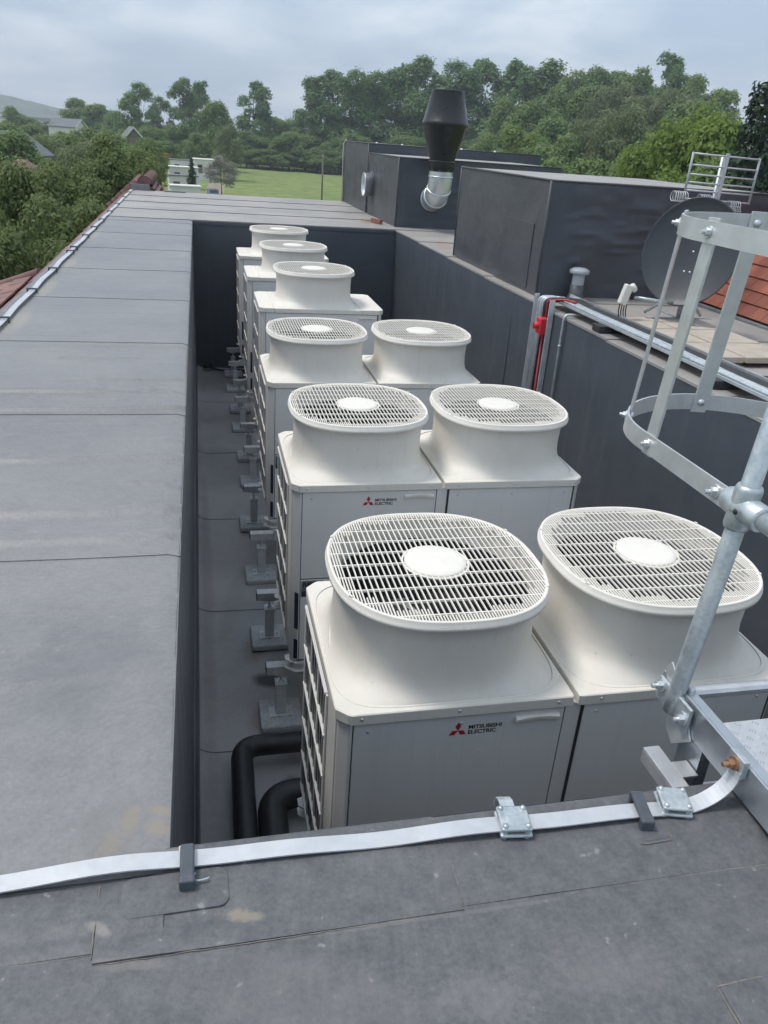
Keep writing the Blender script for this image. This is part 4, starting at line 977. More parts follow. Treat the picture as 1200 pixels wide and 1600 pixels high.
for (t, th) in ((0.001, 0), (.15, 0), (.3, 0), (.5, 0), (.7, 0), (.85, 0), (.96, 0), (.985, .004), (1.0, 0), (1.0, -.012), (.97, -.012), (.6, -.012), (.2, -.012), (.001, -.012)):
    loops.append([dc+rt_d*(.405*t*math.cos(2*math.pi*k_/56))+up_d*(.455*t*math.sin(2*math.pi*k_/56))+dn*(.085*(t*t-1)+th) for k_ in range(56)])
mb.loft(loops, True).build('reflector', DISH, ds)
bk = MB().box(-.07, .07, -.07, .07, -.10, 0); Mx = Matrix.Translation(dc-dn*.10) @ dq.to_matrix().to_4x4(); bk.v = [tuple(Mx @ Vector(p)) for p in bk.v]; bk.build('bracket', DISH, ds, .006)
lnbp = Vector((3.13, 4.08, .30))-Vector((3.56, 3.98, .085))
a0 = dc-up_d*.43-dn*.03
MB().tube([tuple(a0), tuple(lnbp+Vector((.05, 0, -.03)))], .013, 10).build('feed_arm', GALV, ds)
lb_ = MB(); lb_.lathe([(0, -.005), (.036, -.004), (.040, .01), (.038, .03), (.026, .04), (.022, .075)], tuple(lnbp+Vector((.05, .02, .05))), 20, (-.85, 0, -.5)); lb_.build('feed_horn', OFFW, ds)
lb2 = MB().box(-.035, .035, -.03, .03, -.085, .085, Matrix.Translation(lnbp+Vector((-.035, 0, -.01))) @ Matrix.Rotation(R(14), 4, 'Y')); lb2.build('converter', OFFW, ds, .012, 3)
MB().tube([tuple(lnbp+Vector((.0, .02, .045))), tuple(lnbp+Vector((.04, .02, .0))), tuple(lnbp+Vector((.05, .02, -.05)))], .022, 12).build('feed_clamp', RUBD, ds)
for i in range(4):
    p = lnbp+Vector((-.07+.022*i, .0, -.09)); MB().tube([tuple(p), tuple(p+Vector((.0, 0, -.06))), tuple(p+Vector((.03, .03, -.13))), tuple(p+Vector((.10, .08, -.155)))], .005, 6).build('cable', RUBD, ds)
for (u, v) in ((0, .05), (-.06, -.33), (.06, -.33)):
    p = dc+rt_d*.405*u+up_d*.455*v+dn*(.085*((u*u+v*v)-1)+.002); MB().lathe([(0, .004), (.007, .003), (.009, 0)], tuple(p), 10, tuple(dn)).build('bolt', ZINC, ds)
ae = empty('panel_aerial', (4.37, 5.0, .0), 0, 'grid panel television aerial with looped elements above the dish', 'aerial')
MB().tube([(0, .05, .0), (0, .05, 1.42)], .018, 12).build('mast', GALV, ae)
tl = Matrix.Translation((0, 0, 1.05)) @ Matrix.Rotation(R(1), 4, 'Y') @ Matrix.Rotation(R(4), 4, 'Z') @ Matrix.Scale(1.06, 4)
def AE(mb, nm, mt): mb.v = [tuple(tl @ Vector(p)) for p in mb.v]; return mb.build(nm, mt, ae)
for z in (-.02, .05, .115, .18, .255, .345): AE(MB().tube([(-.35, 0, z), (.35, 0, z)], .0075, 8), 'grid_rod', ALU)
for x in (-.35, .35): AE(MB().tube([(x, 0, -.03), (x, 0, .355)], .010, 8), 'side_post', GREYP)
AE(MB().box(-.016, .016, -.016, .0, -.02, .37), 'centre_spine', ALUT)
for (cx_, cz_, n) in ((-.43, .0, 6), (.12, -.085, 7), (-.16, -.01, 5), (.16, -.045, 5)):
    for i in range(n):
        x = cx_+i*.024-.06; AE(MB().tube([(x+.006*math.cos(a), -.05+.05*math.cos(a), cz_-.005+.042*math.sin(a)) for a in [j*math.pi/8 for j in range(17)]], .0035, 6, False), 'loop_element', ALUT)
    AE(MB().tube([(cx_-.07, -.05, cz_-.045), (cx_+.09, -.05, cz_-.045)], .004, 6), 'loop_carrier', ALUT)
AE(MB().box(-.03, .03, -.06, .03, -.05, -.02), 'terminal_box', GREYD)

# ------------------------------------------------------------------ tiled roofs
def tiled(name, label, origin, along, up, n_al, n_up, tw, tl_, mat, keep=None, deck=True, th=.014):
    root = empty(name, origin, 0, label, 'tiled roof')
    A = Vector(along).normalized(); U = Vector(up).normalized(); Nn = A.cross(U)
    if Nn.z < 0: Nn = -Nn
    M3 = Matrix((A, U, Nn)).transposed(); me = MB().box(-tw/2+.0015, tw/2-.0015, 0, tl_*1.25, 0, th); 
    me.v = [tuple(M3 @ (Vector(p)+Vector((0, 0, .020*(1-p[1]/(tl_*1.25)))))) for p in me.v]; me = me.mesh('tile'); me.materials.append(mat)
    r_ = random.Random(5)
    for j in range(n_up):
        for i in range(n_al):
            p = A*((i+.5*(j % 2))*tw)+U*(j*tl_)
            if keep and not keep(Vector(origin)+p): continue
            part('tile', me, None, root, p+Nn*r_.uniform(-.002, .002), (r_.uniform(-.006, .006), r_.uniform(-.006, .006), r_.uniform(-.004, .004)))
    if deck:
        a, b_ = A*(-.1), A*(n_al*tw+.1)+Vector((0, 0, 0)); c_ = U*(n_up*tl_+.05)
        MB().add([tuple(a-Nn*.012), tuple(b_-Nn*.012), tuple(b_+c_-Nn*.012), tuple(a+c_-Nn*.012)], [(0, 1, 2, 3)]).build('underlay', RUBD, root)
    return root
pt = R(52)
tiled('tiled_roof', 'red clay tiled roof slope right of the satellite dish', (4.66, 5.40, .03), (0, -1, 0), (math.cos(pt), 0, math.sin(pt)), 25, 10, .17, .135, TILE)
MB().box(4.585, 4.70, .9, 5.44, -.01, .028).build('eaves_flashing', CEAVE, bpy.data.objects['tiled_roof'].children[0].parent).location = (-4.66, -5.40, -.03)
# left slope with hip, edge tiles, ridge at the far corner
pl_ = R(22)
hp0 = Vector((-2.0, 6.72, -.1))
def keepL(p):
    d = -2.0-p.x
    return p.y < 6.48+d*.44 and p.y > 4.5 and p.x < -2.13
tiled('tiled_roof', 'weathered red tiled hip slope below the left roof edge', (-4.4, 2.9, -.1-math.tan(pl_)*2.4), (0, 1, 0), (math.cos(pl_), 0, math.sin(pl_)), 28, 22, .165, .137, TILEL, keepL, False)
lr = [o for o in bpy.data.objects if o.name.startswith('tiled_roof') and o.get('label', '').startswith('weathered')][0]
mb = MB().add([(-2.0, 6.50, -.13), (-2.0, 4.6, -.13), (-4.4, 4.6, -.13-math.tan(pl_)*2.4), (-4.4, 7.5, -.13-math.tan(pl_)*2.4)], [(0, 1, 2, 3)]); mb.v = [tuple(Vector(v)-lr.location) for v in mb.v]; mb.build('underlay', ROOFB, lr)
mb = MB().tube([(-2.0, 6.54, -.10), (-3.2, 7.07, -.10-math.tan(pl_)*1.2), (-4.4, 7.6, -.10-math.tan(pl_)*2.4)], .06, 10); mb.v = [tuple(Vector(v)-lr.location) for v in mb.v]; mb.build('hip_tiles', TILEL, lr)
mb = MB().strip([(-2.02, 4.6, -.09), (-4.4, 4.5, -.09-math.tan(pl_)*2.4)], [((0, 1, 0), (0, 0, 1))]*2, .3, .01); mb.v = [tuple(Vector(v)-lr.location) for v in mb.v]; mb.build('valley_flashing', CEAVE, lr)
eg = empty('verge_tiles', (-1.95, 0, -.05), 0, 'row of red verge tiles outside the left roof edge tape', 'verge tiles')
me = MB().box(-.035, .06, 0, .30, -.02, .0).mesh('tile'); me.materials.append(TILEL)
for i in range(58):
    part('tile', me, None, eg, (-.0005*i+rw.uniform(-.004, .004), 1.0+i*.28, rw.uniform(-.004, .004)), (0, R(-28), 0))
MB().box(.055, .092, .9, 17.2, -.03, .052).build('edge_trim', CEAVE, eg, .004)
# gable beyond the far left corner
gr = empty('tiled_roof', (-1.56, 17.25, 0), 0, 'far gable with half round red ridge tiles beyond the roof corner', 'tiled roof')
for i in range(8):
    lo = []
    for y, rr in ((i*.34, .165), (i*.34+.36, .155)):
        lo.append([(rr*math.cos(R(a)), y, .13+rr*math.sin(R(a))) for a in range(-20, 201, 20)])
    MB().loft(lo, False, False, False, True).build('ridge_tile', TILEL, gr)
MB().add([(.15*math.cos(R(a)), .012, .13+.15*math.sin(R(a))) for a in range(0, 181, 15)], [tuple(range(13))]).build('mortar_end', TILEL, gr)
me = MB().box(-.08, .08, 0, .2, 0, .014).mesh('tile'); me.materials.append(TILEL)
for sx in (-1, 1):
    for j in range(9):
        for i in range(14):
            d = .14+j*.135; o = part('tile', me, None, gr, (sx*d*math.cos(R(42)), .08+i*.165, .15-d*math.sin(R(42))+.02), (R(0), 0, 0))
            o.rotation_euler = Matrix(((0, sx*-math.cos(R(42)), sx*math.sin(R(42))), (1 if sx < 0 else 1, 0, 0), (0, math.sin(R(42)), math.cos(R(42))))).to_euler()
MB().box(-.29, .10, -.10, -.03, 0, .125).build('flashing_upstand', CEAVE, gr, .006)
tag(MB().box(-.2, .25, -.08, .08, 0, .03).build('lead_sheet', CEAVE, None, .003), 'strip of pale lead sheet at the far roof edge beside the ridge tiles', 'flashing'); bpy.data.objects['lead_sheet'].location = (-.95, 17.1, .0)

# ------------------------------------------------------------------ trees
def crown_mesh(name, lobes, nleaf, size, mat, up_bias=.7, shell=.55, aspect=.6, jit=.18, seed=0):
    g = np.random.default_rng(seed); lobes = np.array(lobes, float); w_ = (lobes[:, 3]**2); w_ /= w_.sum()
    idx = g.choice(len(lobes), nleaf, p=w_); C = lobes[idx, :3]; r = lobes[idx, 3]
    d = g.normal(size=(nleaf, 3)); d /= np.linalg.norm(d, axis=1)[:, None]; d[:, 2] = np.where(d[:, 2] < -.5, -d[:, 2], d[:, 2])
    # ragged, clumped radius
    rad = r*(shell+(1-shell)*g.random(nleaf)**.6)*(1+jit*g.normal(size=nleaf)*.6)
    cl = np.sin(d[:, 0]*9+idx)*np.sin(d[:, 1]*9+idx*1.7)*np.sin(d[:, 2]*9+idx*.7); rad *= 1+.25*cl
    P = C+d*rad[:, None]*np.array([1, 1, .86])
    nrm = d*1.0+g.normal(size=(nleaf, 3))*.55+np.array([0, 0, up_bias]); nrm /= np.linalg.norm(nrm, axis=1)[:, None]
    a = np.cross(nrm, g.normal(size=(nleaf, 3))); a /= np.linalg.norm(a, axis=1)[:, None]; b_ = np.cross(nrm, a)
    s = size*(.55+.9*g.random(nleaf))[:, None]
    V = np.stack([P-a*s, P-b_*s*aspect+nrm*s*.15, P+a*s, P+b_*s*aspect+nrm*s*.15], 1).reshape(-1, 3)
    me = bpy.data.meshes.new(name); me.vertices.add(nleaf*4); me.vertices.foreach_set('co', V.reshape(-1))
    me.loops.add(nleaf*4); me.loops.foreach_set('vertex_index', np.arange(nleaf*4, dtype=np.int32))
    me.polygons.add(nleaf); me.polygons.foreach_set('loop_start', np.arange(0, nleaf*4, 4, dtype=np.int32)); 
    me.update(calc_edges=True); me.validate()
    at = me.attributes.new('tint', 'FLOAT', 'FACE'); lt = g.random(len(lobes))[idx]*.5+g.random(nleaf)*.5
    at.data.foreach_set('value', np.clip(lt, 0, 1)); me.materials.append(mat); return me
def trunk_mesh(h, r, tips, seed=0):
    q = random.Random(seed); mb = MB(); n = 7
    pth = [(0.03*h*.3*math.sin(i*1.3+seed), .03*h*.3*math.cos(i*1.7+seed)-.03*h*.3, h*i/n) for i in range(n+1)]
    mb.tube(pth, [r*(1-.75*i/n)*(1.35 if i == 0 else 1) for i in range(n+1)], 8)
    for t in tips:
        i = q.randint(2, n-2); a = Vector(pth[i]); b_ = Vector(t); m_ = a.lerp(b_, .5)+Vector((0, 0, .04*h)); mb.tube([a, m_, b_], [r*.42, r*.28, r*.08], 5)
    me = mb.mesh('trunk'); me.materials.append(BARK); return me
def lobes_tall(seed, n=28):
    q = random.Random(seed); o = []
    for i in range(n):
        t = i/(n-1); z = .14+.78*t; w_ = (.20 if t < .15 else .24)*(1-.55*max(0, t-.45)/.55)*q.uniform(.55, 1.2); a = q.uniform(0, 6.28)
        o.append((w_*math.cos(a), w_*math.sin(a), z+q.uniform(-.03, .03), q.uniform(.075, .125)))
    o.append((0, 0, .95, .06)); return o
def lobes_round(seed, n=24):
    q = random.Random(seed); o = []
    for i in range(n):
        a = q.uniform(0, 6.28); e_ = q.uniform(-.95, 1.45); rr = q.uniform(.7, 1.0)
        o.append((.33*rr*math.cos(a)*math.cos(e_), .33*rr*math.sin(a)*math.cos(e_), .51+.37*rr*math.sin(e_), q.uniform(.09, .16)))
    o.append((0, 0, .55, .25)); return o
def lobes_clump(seed, n=85):
    q = random.Random(seed); o = []
    for i in range(n):
        a = q.uniform(0, 6.28); e_ = q.uniform(-1.0, 1.5); rr = q.uniform(.45, 1.08)
        o.append((.33*rr*math.cos(a)*math.cos(e_), .33*rr*math.sin(a)*math.cos(e_), .56+.36*rr*math.sin(e_), q.uniform(.035, .075)))
    return o
def lobes_con(seed, n=26):
    q = random.Random(seed); o = []
    for i in range(n):
        t = i/(n-1); a = i*2.4; w_ = .17*(1-t)*q.uniform(.6, 1.1); o.append((w_*math.cos(a), w_*math.sin(a), .08+.88*t, .045+.06*(1-t)))
    return o
KINDS = {}
def kind(key, lobefn, mat, n, size, nv, trr=.012, **kw):
    KINDS[key] = []
    for v in range(nv):
        lb = lobefn(v*13+len(key)); KINDS[key].append((crown_mesh('crown', lb, n, size, mat, seed=v*7+len(key)*3, **kw), trunk_mesh(.8, trr, [l[:3] for l in lb[::3]], v)))
kind('lime', lobes_tall, LEAF_FAR, 13000, .0135, 4)
kind('wood', lobes_round, LEAF_MID, 13000, .0165, 3)
kind('willow', lobes_round, LEAF_GREY, 12000, .0125, 2, up_bias=.1)
kind('fresh', lobes_round, LEAF_BRI, 11000, .015, 2)
kind('conifer', lobes_con, LEAF_CON, 16000, .0085, 1, up_bias=-.1)
kind('blossom', lobes_round, LEAF_BLOS, 7000, .016, 1)
kind('yellow', lobes_round, LEAF_YEL, 1500, .03, 1)
kind('near', lobes_clump, LEAF_NEAR, 60000, .0064, 3, trr=.018, shell=.5, aspect=.5)
kind('bushn', lobes_clump, LEAF_NEAR, 50000, .0066, 2, trr=.015, shell=.5)
cnt = {}
def tree(kd, px, top, dist, wf=1.0, label='', base=None, grp=None, name='tree', cat='tree'):
    p = far(px, top, dist); g_ = hill_z(p.x, p.y) if base is None else base
    h = p.z-g_; i = cnt.get(kd, 0); cnt[kd] = i+1; cm, tm = KINDS[kd][i % len(KINDS[kd])]
    r_ = empty(name, (p.x, p.y, g_), rnd.uniform(0, 6.28), label, cat, grp)
    for nm, me in (('crown', cm), ('trunk', tm)):
        o = bpy.data.objects.new(nm, me); COL.objects.link(o); o.parent = r_; o.scale = (h*wf, h*wf, h)
    return r_
# avenue of tall limes beyond the field
AV = [(502, 118, 1.0), (528, 112, .95), (552, 112, .9), (584, 114, 1.0), (624, 106, 1.05), (667, 92, 1.0), (714, 97, 1.0), (758, 93, 1.0), (808, 93, 1.05), (862, 98, 1.1)]
for i, (px, tp, wf) in enumerate(AV):
    tree('lime', px, tp, 285+6*math.sin(i*2), wf*1.05, 'tall lime tree in the row behind the field, '+ORD[i].replace('nearest', 'first')+' from the gap in the sky', grp='tall trees behind the field', base=GZ, name='lime_tree')
for i, (px, tp, wf, lb) in enumerate([(214, 130, 1.0, 'tall tree left of the slender pair on the left skyline'), (284, 123, .85, 'left one of the slender tall pair on the left skyline'), (319, 126, .85, 'right one of the slender tall pair on the left skyline'), (396, 128, .95, 'tall tree standing alone left of the gap in the sky'), (248, 152, .9, 'shorter tree between the tall ones on the left skyline')]):
    tree('lime', px, tp, 275+9*i % 20, wf, lb, grp='tall trees on the left skyline', base=GZ, name='lime_tree')
for i, (px, tp, d, wf, kd, lb) in enumerate([
    (335, 154, 235, .85, 'wood', 'broad dark round tree left of the lone tall tree'), (356, 190, 195, .8, 'willow', 'pale green round tree behind the blossom tree'),
    (345, 240, 148, 1.15, 'blossom', 'white blossoming tree beside the lane'), (299, 246, 122, .8, 'conifer', 'dark conifer in front of the white sheds'),
    (245, 231, 190, 1.2, 'yellow', 'small yellow flowering bush behind the sheds'), (262, 216, 200, 1.3, 'wood', 'bushy tree right of the yellow bush'),
    (22, 164, 330, 1.3, 'wood', 'dark tree at the far left under the hill'), (118, 151, 360, 1.3, 'wood', 'broad tree on the left skyline beside the hill'), (150, 156, 350, 1.2, 'wood', 'lower half of a broad tree pair right of the hill'),
    (180, 170, 300, 1.0, 'wood', 'tree at the foot of the left skyline trees'), (75, 182, 260, 1.3, 'willow', 'pale tree mass below the distant hill'), (45, 192, 220, 1.4, 'wood', 'hedgerow tree below the distant hill, left part'),
    (430, 176, 300, 1.2, 'wood', 'low tree just right of the lone tall tree'), (452, 183, 310, 1.2, 'wood', 'lowest tree in the gap of the skyline'), (476, 180, 300, 1.2, 'wood', 'low tree left of the lime row'), (232, 192, 230, 1.2, 'wood', 'mid height tree under the left skyline trees'), (275, 190, 240, 1.1, 'wood', 'tree under the slender tall pair'), (310, 205, 215, 1.0, 'wood', 'tree behind the white sheds'), (385, 200, 270, .9, 'wood', 'tree at the left end of the field fence'), (200, 200, 200, 1.3, 'wood', 'tree behind the white gabled house'), (8, 190, 180, 1.3, 'wood', 'tree at the left picture edge above the grey roof')]):
    tree(kd, px, tp, d, wf, lb, grp='trees on the left', base=GZ, name='blossom_tree' if kd == 'blossom' else 'conifer_tree' if kd == 'conifer' else 'shrub' if kd == 'yellow' else 'tree')
for i in range(16):
    px = 400+i*26; tree('wood', px, 196+10*math.sin(i*1.9)+px*.03, 272+6*math.sin(i*2.7), 1.5, 'bushy tree under the lime row, '+('leftmost' if i == 0 else '%s one from the left' % (ORD[i] if i < 13 else ['fourteenth', 'fifteenth', 'sixteenth'][i-13])), grp='bushy trees under the lime row', base=GZ)
for i in range(18):
    px = 384+i*19; tree('wood', px, 229+4*math.sin(i*2.3)+px*.012, 264+3*math.sin(i*1.7), 2.6, 'low hedge bush behind the far field fence, '+(ORD+['fourteenth', 'fifteenth', 'sixteenth', 'seventeenth', 'eighteenth'])[i].replace('nearest', 'first')+' from the left', grp='hedge bushes along the far field fence', base=GZ-.4, name='hedge_bush', cat='bush')
# wooded hill on the right
for i, (px, tp, d, wf, kd, lb) in enumerate([
    (905, 106, 262, .9, 'wood', 'tree on the hill crest right of the lime row'), (940, 101, 268, .9, 'wood', 'dark round tree on the hill crest'), (975, 100, 266, .9, 'wood', 'hill crest tree left of the airy crown'), (1012, 102, 262, .9, 'wood', 'hill crest tree below the airy crown'), (1053, 84, 255, .8, 'lime', 'airy spreading crown, highest point of the wooded hill'), (1092, 112, 250, .9, 'wood', 'hill crest tree falling away to the right'), (1128, 128, 240, .9, 'wood', 'last tree on the right end of the crest'),
    (880, 130, 215, .8, 'wood', 'hillside tree under the crest, left part'), (925, 128, 215, .8, 'wood', 'hillside tree under the crest, middle part'), (968, 122, 210, .9, 'willow', 'grey green hillside tree under the crest'), (1015, 128, 205, .9, 'willow', 'grey green hillside tree below the airy crown'), (1065, 132, 200, .9, 'willow', 'grey green hillside tree at the right'), (1105, 142, 190, .9, 'wood', 'hillside tree above the bright green one'),
    (800, 150, 215, .8, 'wood', 'dark tree between cowl and hill'), (838, 150, 205, .8, 'wood', 'dark tree at the foot of the hill'), (812, 190, 150, .9, 'fresh', 'light green tree right of the cowl'), (850, 213, 140, .9, 'wood', 'low tree right of the light green one'), (900, 206, 130, .9, 'wood', 'rounded tree behind the large plenum box'), (940, 160, 135, .75, 'willow', 'grey green willow, left of two'), (985, 155, 130, .75, 'willow', 'grey green willow, right of two'), (870, 178, 170, .8, 'wood', 'hillside tree left of the willows'),
    (940, 235, 95, 1.0, 'wood', 'dark bush above the plenum box top'), (880, 245, 110, 1.1, 'wood', 'bush above the left end of the plenum box'), (990, 240, 85, 1.0, 'wood', 'dark bush left of the bright green tree'), (780, 225, 160, 1.0, 'wood', 'bush just right of the cowl'), (760, 205, 190, .9, 'wood', 'tree peeping behind the cowl')]):
    tree(kd, px, tp, d, wf, lb, grp='trees on the right hill')
for i, (px, tp, d, wf, kd, lb) in enumerate([(1040, 178, 62, .62, 'fresh', 'bright green tree, left one behind the aerial'), (1098, 152, 58, .62, 'fresh', 'bright green tree, tallest one behind the aerial'), (1150, 150, 55, .62, 'fresh', 'bright green tree behind the right half of the aerial'), (1062, 250, 48, .55, 'fresh', 'fresh green bush left of the aerial'), (1200, 128, 40, .9, 'conifer', 'dark conifer at the right picture edge'), (1235, 118, 42, .9, 'conifer', 'dark conifer cut off by the right edge'), (1120, 235, 50, .6, 'wood', 'darker bush behind the aerial grid'), (1180, 240, 45, .6, 'wood', 'dark foliage right of the aerial grid'), (1010, 250, 66, .7, 'wood', 'dark foliage left of the fresh green bush')]):
    tree(kd, px, tp, d, wf, lb, grp='trees close on the right', base=GZ)
for i, (px, tp, d, wf, kd, lb) in enumerate([(15, 198, 95, 1.0, 'wood', 'garden tree in front of the grey roofed house'), (60, 196, 110, 1.0, 'willow', 'pale garden tree left of the long house'), (92, 197, 130, 1.0, 'wood', 'garden tree hiding the left half of the long house'), (125, 194, 150, 1.0, 'wood', 'garden tree hiding the right half of the long house'), (172, 200, 105, .9, 'wood', 'garden tree between the two gabled houses'), (138, 212, 80, .9, 'willow', 'pale garden tree left of the white gabled house'), (228, 205, 120, .8, 'wood', 'garden tree right of the barge board gable'), (190, 222, 90, .9, 'wood', 'garden tree below the barge board gable')]):
    tree(kd, px, tp, d, wf, lb, grp='garden trees among the houses', base=GZ)
# near trees on the left
for i, (px, tp, d, wf, kd, lb) in enumerate([(38, 206, 21, 0.66, 'near', 'near leafy tree at the left edge'), (105, 198, 23, 0.65, 'near', 'near leafy tree with pale tips left of centre'), (185, 196, 26, 0.65, 'near', 'near leafy tree in the middle of the left mass'), (218, 203, 30, .50, 'near', 'near leafy tree behind the far ridge tiles'), (140, 262, 18, 0.65, 'near', 'dark leafy tree close to the roof edge'), (20, 300, 15, 0.65, 'near', 'light leafy tree in the lower left'), (75, 255, 17, 0.62, 'near', 'leafy tree above the hip roof'), (205, 258, 24, .50, 'bushn', 'leafy bush close to the far roof corner'), (60, 345, 13.5, 0.62, 'bushn', 'leafy bush just above the hip tiles'), (252, 282, 31, .42, 'bushn', 'leafy bush right of the ridge tiles'), (-25, 215, 22, 0.66, 'near', 'leafy tree half outside the left edge'), (165, 300, 20.5, 0.62, 'bushn', 'dark bush against the left roof edge')]):
    tree(kd, px, tp, d, wf, lb, grp='near trees on the left', base=GZ)

# ------------------------------------------------------------------ field things, houses
def house(px, py, dist, w_, d_, hw_, hr, rz, wallm, roofm, label, hip=False, name='house', nwin=2):
    p = far(px, py, dist); zb = p.z-hw_-hr; r_ = empty(name, (p.x, p.y, GZ), rz, label, 'house' if name == 'house' else 'shed')
    H0 = max(hw_, p.z-hr-GZ)
    MB().box(-w_/2, w_/2, -d_/2, d_/2, 0, H0).build('wall', wallm, r_)
    if not hip: MB().add([(-w_/2, -d_/2+.01, H0), (w_/2, -d_/2+.01, H0), (0, -d_/2+.01, H0+hr*.96)], [(0, 1, 2)]).build('gable', wallm, r_)
    e_ = .35; mb = MB()
    if hip:
        i_ = w_*.45
        mb.add([(-w_/2-e_, -d_/2-e_, H0), (w_/2+e_, -d_/2-e_, H0), (w_/2+e_, d_/2+e_, H0), (-w_/2-e_, d_/2+e_, H0), (0, -d_/2+i_, H0+hr), (0, d_/2-i_, H0+hr)], [(0, 1, 4), (1, 2, 5, 4), (2, 3, 5), (3, 0, 4, 5), (3, 2, 1, 0)])
    else:
        for s_ in (-1, 1):
            a = [(s_*(w_/2+e_), -d_/2-e_, H0-.25), (s_*(w_/2+e_), d_/2+e_, H0-.25), (0, d_/2+e_, H0+hr), (0, -d_/2-e_, H0+hr)]
            mb.add(a+[(x, y, z+.16) for x, y, z in a], [(0, 1, 2, 3), (7, 6, 5, 4), (0, 4, 5, 1), (1, 5, 6, 2), (3, 7, 4, 0)])
    ro = mb.build('roof', roofm, r_)
    if not hip:
        bb = MB()
        for s_ in (-1, 1): bb.strip([(s_*(w_/2+e_), -d_/2-e_-.04, H0-.2), (0, -d_/2-e_-.04, H0+hr+.05)], [((0, 0, 1), (0, 1, 0))]*2, .28, .05)
        bb.build('barge_board', PAINTW, ro)
    for i in range(nwin):
        for (yy, s_) in ((-d_/2, -1),):
            x = -w_/2+w_*(i+1)/(nwin+1)
            f_ = MB().box(x-.55, x+.55, yy-.05, yy+.02, H0-1.75, H0-.55).build('window', PAINTW, r_); MB().box(x-.45, x+.45, yy-.06, yy-.04, H0-1.65, H0-.65).build('pane', GLASS, f_)
    return r_
house(36, 249, 52, 5.0, 6.0, 2.6, 2.2, .5, WALLB, ROOFB, 'house with brown hipped roof among the left trees', True)
house(205, 199, 150, 5, 8, 5, 2.8, .15, WOOD, ROOFG, 'house with white barge boards, gable peeping over the left trees')
house(153, 221, 120, 5, 7, 4, 2.4, .3, PAINTW, ROOFB, 'white gabled house half hidden by the left trees')
house(4, 206, 100, 6, 8, 4, 2.0, -.3, PAINTW, ROOFG, 'grey roofed house at the left picture edge')
house(105, 186, 260, 11, 7, 4, 1.8, 1.4, PAINTW, ROOFG, 'long pale house below the left skyline trees')
for i, (px, py, d, w_, dd, h_, lb) in enumerate([(289, 289, 111, 3.6, 2.4, 1.6, 'nearest white shed with open front behind the roof edge'), (285, 273, 134, 4.2, 3.0, 2.0, 'grey roofed white shed, second in the row'), (286, 260, 160, 5.0, 3.5, 2.2, 'white shed, third in the row'), (285, 249, 192, 5.6, 4, 2.2, 'pale flat shed, fourth in the row'), (318, 248, 190, 4.6, 6, 2.4, 'bright white flat roofed shed right of the conifer'), (308, 238, 236, 7, 5, 2.0, 'low white shed at the back of the row')]):
    p = far(px, py, d); r_ = empty('shed', (p.x, p.y, GZ), .12, lb, 'shed', 'white sheds beside the lane')
    H0 = max(1.4, p.z-GZ)
    MB().box(-w_/2, w_/2, -dd/2, dd/2, 0, H0-.12).build('wall', PAINTW, r_); MB().box(-w_/2-.15, w_/2+.15, -dd/2-.15, dd/2+.15, H0-.12, H0).build('roof', ROOFG if i in (1, 3) else PAINTW, r_)
    for k_ in (-.25, .25): f_ = MB().box(w_*k_-.5, w_*k_+.5, -dd/2-.04, -dd/2+.02, H0*.35, H0*.75).build('window', ROOFG, r_); MB().box(w_*k_-.42, w_*k_+.42, -dd/2-.05, -dd/2-.03, H0*.4, H0*.7).build('pane', GLASS, f_)
# lane
la = [far(318, 312, 100), far(326, 288, 128), far(335, 272, 155), far(338, 262, 180)]
for p in la: p.z = GZ+.01
LANE = m_simple('dirt_lane', (.26, .22, .17), .95, 0, .25, .8, obj=False)
mb = MB(); loops = []
for i, p in enumerate(la): loops.append([(p.x-1.6, p.y, GZ+.012), (p.x+1.6, p.y, GZ+.012)])
struct(mb.loft(loops, False, False, False, False).build('lane', LANE))
# parked car
cp = far(333, 293, 138); car = empty('parked_car', (cp.x, cp.y, GZ+.02), .08, 'dark blue grey car parked on the lane beside the blossom tree', 'car')
prof = [(-1.9, .35), (-1.9, .8), (-1.75, .95), (-1.0, 1.02), (-.45, 1.5), (1.2, 1.52), (1.75, 1.05), (1.92, .95), (1.92, .35)]
MB().loft([[(-.80, y, z) for y, z in prof], [(-.72 if 0 else -.74, y, z+.0) for y, z in prof], [(.74, y, z) for y, z in prof], [(.80, y, z) for y, z in prof]], True, True, True, False).build('body', CARP, car, .06, 3)
MB().add([(-.66, -.96, 1.06), (.66, -.96, 1.06), (.60, -.50, 1.46), (-.60, -.50, 1.46)], [(0, 1, 2, 3)]).build('windscreen', GLASS, car).location = (0, -.02, .015)
for s_ in (-1, 1):
    MB().box(s_*.80-.012, s_*.80+.012, -.6, 1.2, 1.08, 1.42).build('side_window', GLASS, car)
    MB().box(s_*.58-.14, s_*.58+.14, -1.93, -1.88, .66, .80).build('headlight', OFFW, car, .02)
    for y in (-1.2, 1.2):
        wh = MB().lathe([(.0, .09), (.2, .09), (.3, .08), (.33, .04), (.33, -.04), (.3, -.08), (0, -.08)], (s_*.76, y, .33), 18, (1, 0, 0)).build('wheel', TYRE, car)
        MB().lathe([(0, .10), (.19, .098), (.20, .09)], (s_*.76, y, .33), 14, (s_, 0, 0)).build('rim', ALU, wh)
MB().box(-.5, .5, -1.94, -1.88, .42, .55).build('grille', RUBD, car)
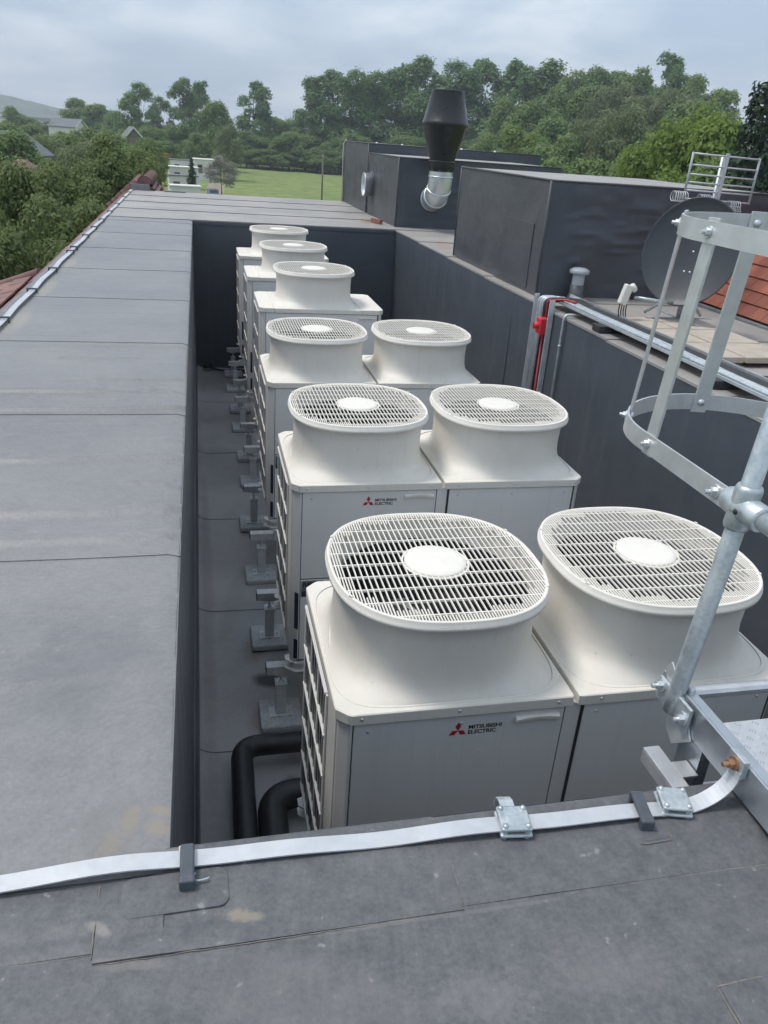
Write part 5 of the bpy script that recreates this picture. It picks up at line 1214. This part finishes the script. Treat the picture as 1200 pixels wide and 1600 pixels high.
# field fence
f0, f1 = far(384, 243, 268), far(700, 262, 268)
fen = empty('field_fence', (f0.x, f0.y, GZ), 0, 'weathered post and rail fence along the far side of the field', 'fence')
dv = Vector((f1.x-f0.x, f1.y-f0.y, 0)); Lf = dv.length; dvn = dv.normalized(); nrm_ = Vector((-dvn.y, dvn.x, 0))
pm = MB().box(-.09, .09, -.09, .09, 0, 1.5).mesh('post'); pm.materials.append(WOOD)
for i in range(int(Lf/2.6)+1): part('post', pm, None, fen, dvn*(2.6*i))
for z in (.55, .95, 1.32):
    mb = MB(); a, b_ = Vector((0, 0, z)), dvn*Lf+Vector((0, 0, z)); mb.strip([a, b_], [((0, 0, 1), tuple(nrm_))]*2, .14, .05); o = mb.build('rail', WOOD, fen); o.location = -nrm_*.13
pp = far(503, 300, 124)
ut = empty('utility_pole', (pp.x, pp.y, GZ), 0, 'thin timber utility pole standing in the field', 'pole'); pt_ = far(505, 240, 124)
MB().tube([(0, 0, 0), (0, 0, pt_.z-GZ)], [.14, .10], 10).build('pole', WOOD, ut); MB().box(-.8, .8, -.05, .05, pt_.z-GZ-.6, pt_.z-GZ-.48).build('crossarm', WOOD, ut)
# rough growth along the near side of the field and the lane
def tufts(name, pts, n, h, mat, label, cat, seed):
    g = np.random.default_rng(seed); V, F = [], []
    for i in range(n):
        (x0, y0), (x1, y1), wd = pts[g.integers(len(pts))]; t = g.random(); x = x0+(x1-x0)*t+g.normal()*wd; y = y0+(y1-y0)*t+g.normal()*wd; hh = h*(.3+g.random()); a = g.random()*6.28; s = .12+.25*g.random()
        o = len(V); z = g.random()*hh; V += [(x-s*math.cos(a), y-s*math.sin(a), GZ+z), (x+s*math.cos(a), y+s*math.sin(a), GZ+z), (x+.2*s, y, GZ+z+s*1.3)]; F.append((o, o+1, o+2))
    me = bpy.data.meshes.new(name); me.from_pydata(V, [], F); me.materials.append(mat); o = bpy.data.objects.new(name, me); COL.objects.link(o)
    at = me.attributes.new('tint', 'FLOAT', 'FACE'); at.data.foreach_set('value', g.random(len(F))); return tag(o, label, cat, None, 'stuff')
q1, q2, q3, q4 = far(405, 300, 122), far(450, 318, 114), far(540, 330, 104), far(352, 268, 160)
tufts('rough_grass', [((q1.x, q1.y), (q2.x, q2.y), 2.5), ((q2.x, q2.y), (q3.x, q3.y), 2.0)], 9000, .9, LEAF_BRI, 'rough weeds along the near edge of the field', 'weeds', 4)

# ------------------------------------------------------------------ air
hz = MB().box(-2990, 2990, -2990, 2990, GZ-1.2, 175).build('haze', WHITE); hz.data.materials.clear()
hm = bpy.data.materials.new('haze_air'); hm.use_nodes = True; hn = hm.node_tree.nodes; hn.clear()
ho = hn.new('ShaderNodeOutputMaterial'); hv = hn.new('ShaderNodeVolumePrincipled'); hv.inputs['Density'].default_value = .00042; hv.inputs['Color'].default_value = (.86, .92, 1.0, 1); hv.inputs['Anisotropy'].default_value = .2
hm.node_tree.links.new(hv.outputs[0], ho.inputs['Volume']); hz.data.materials.append(hm); tag(hz, 'thin pale haze over the far fields and hills', 'haze', None, 'stuff')
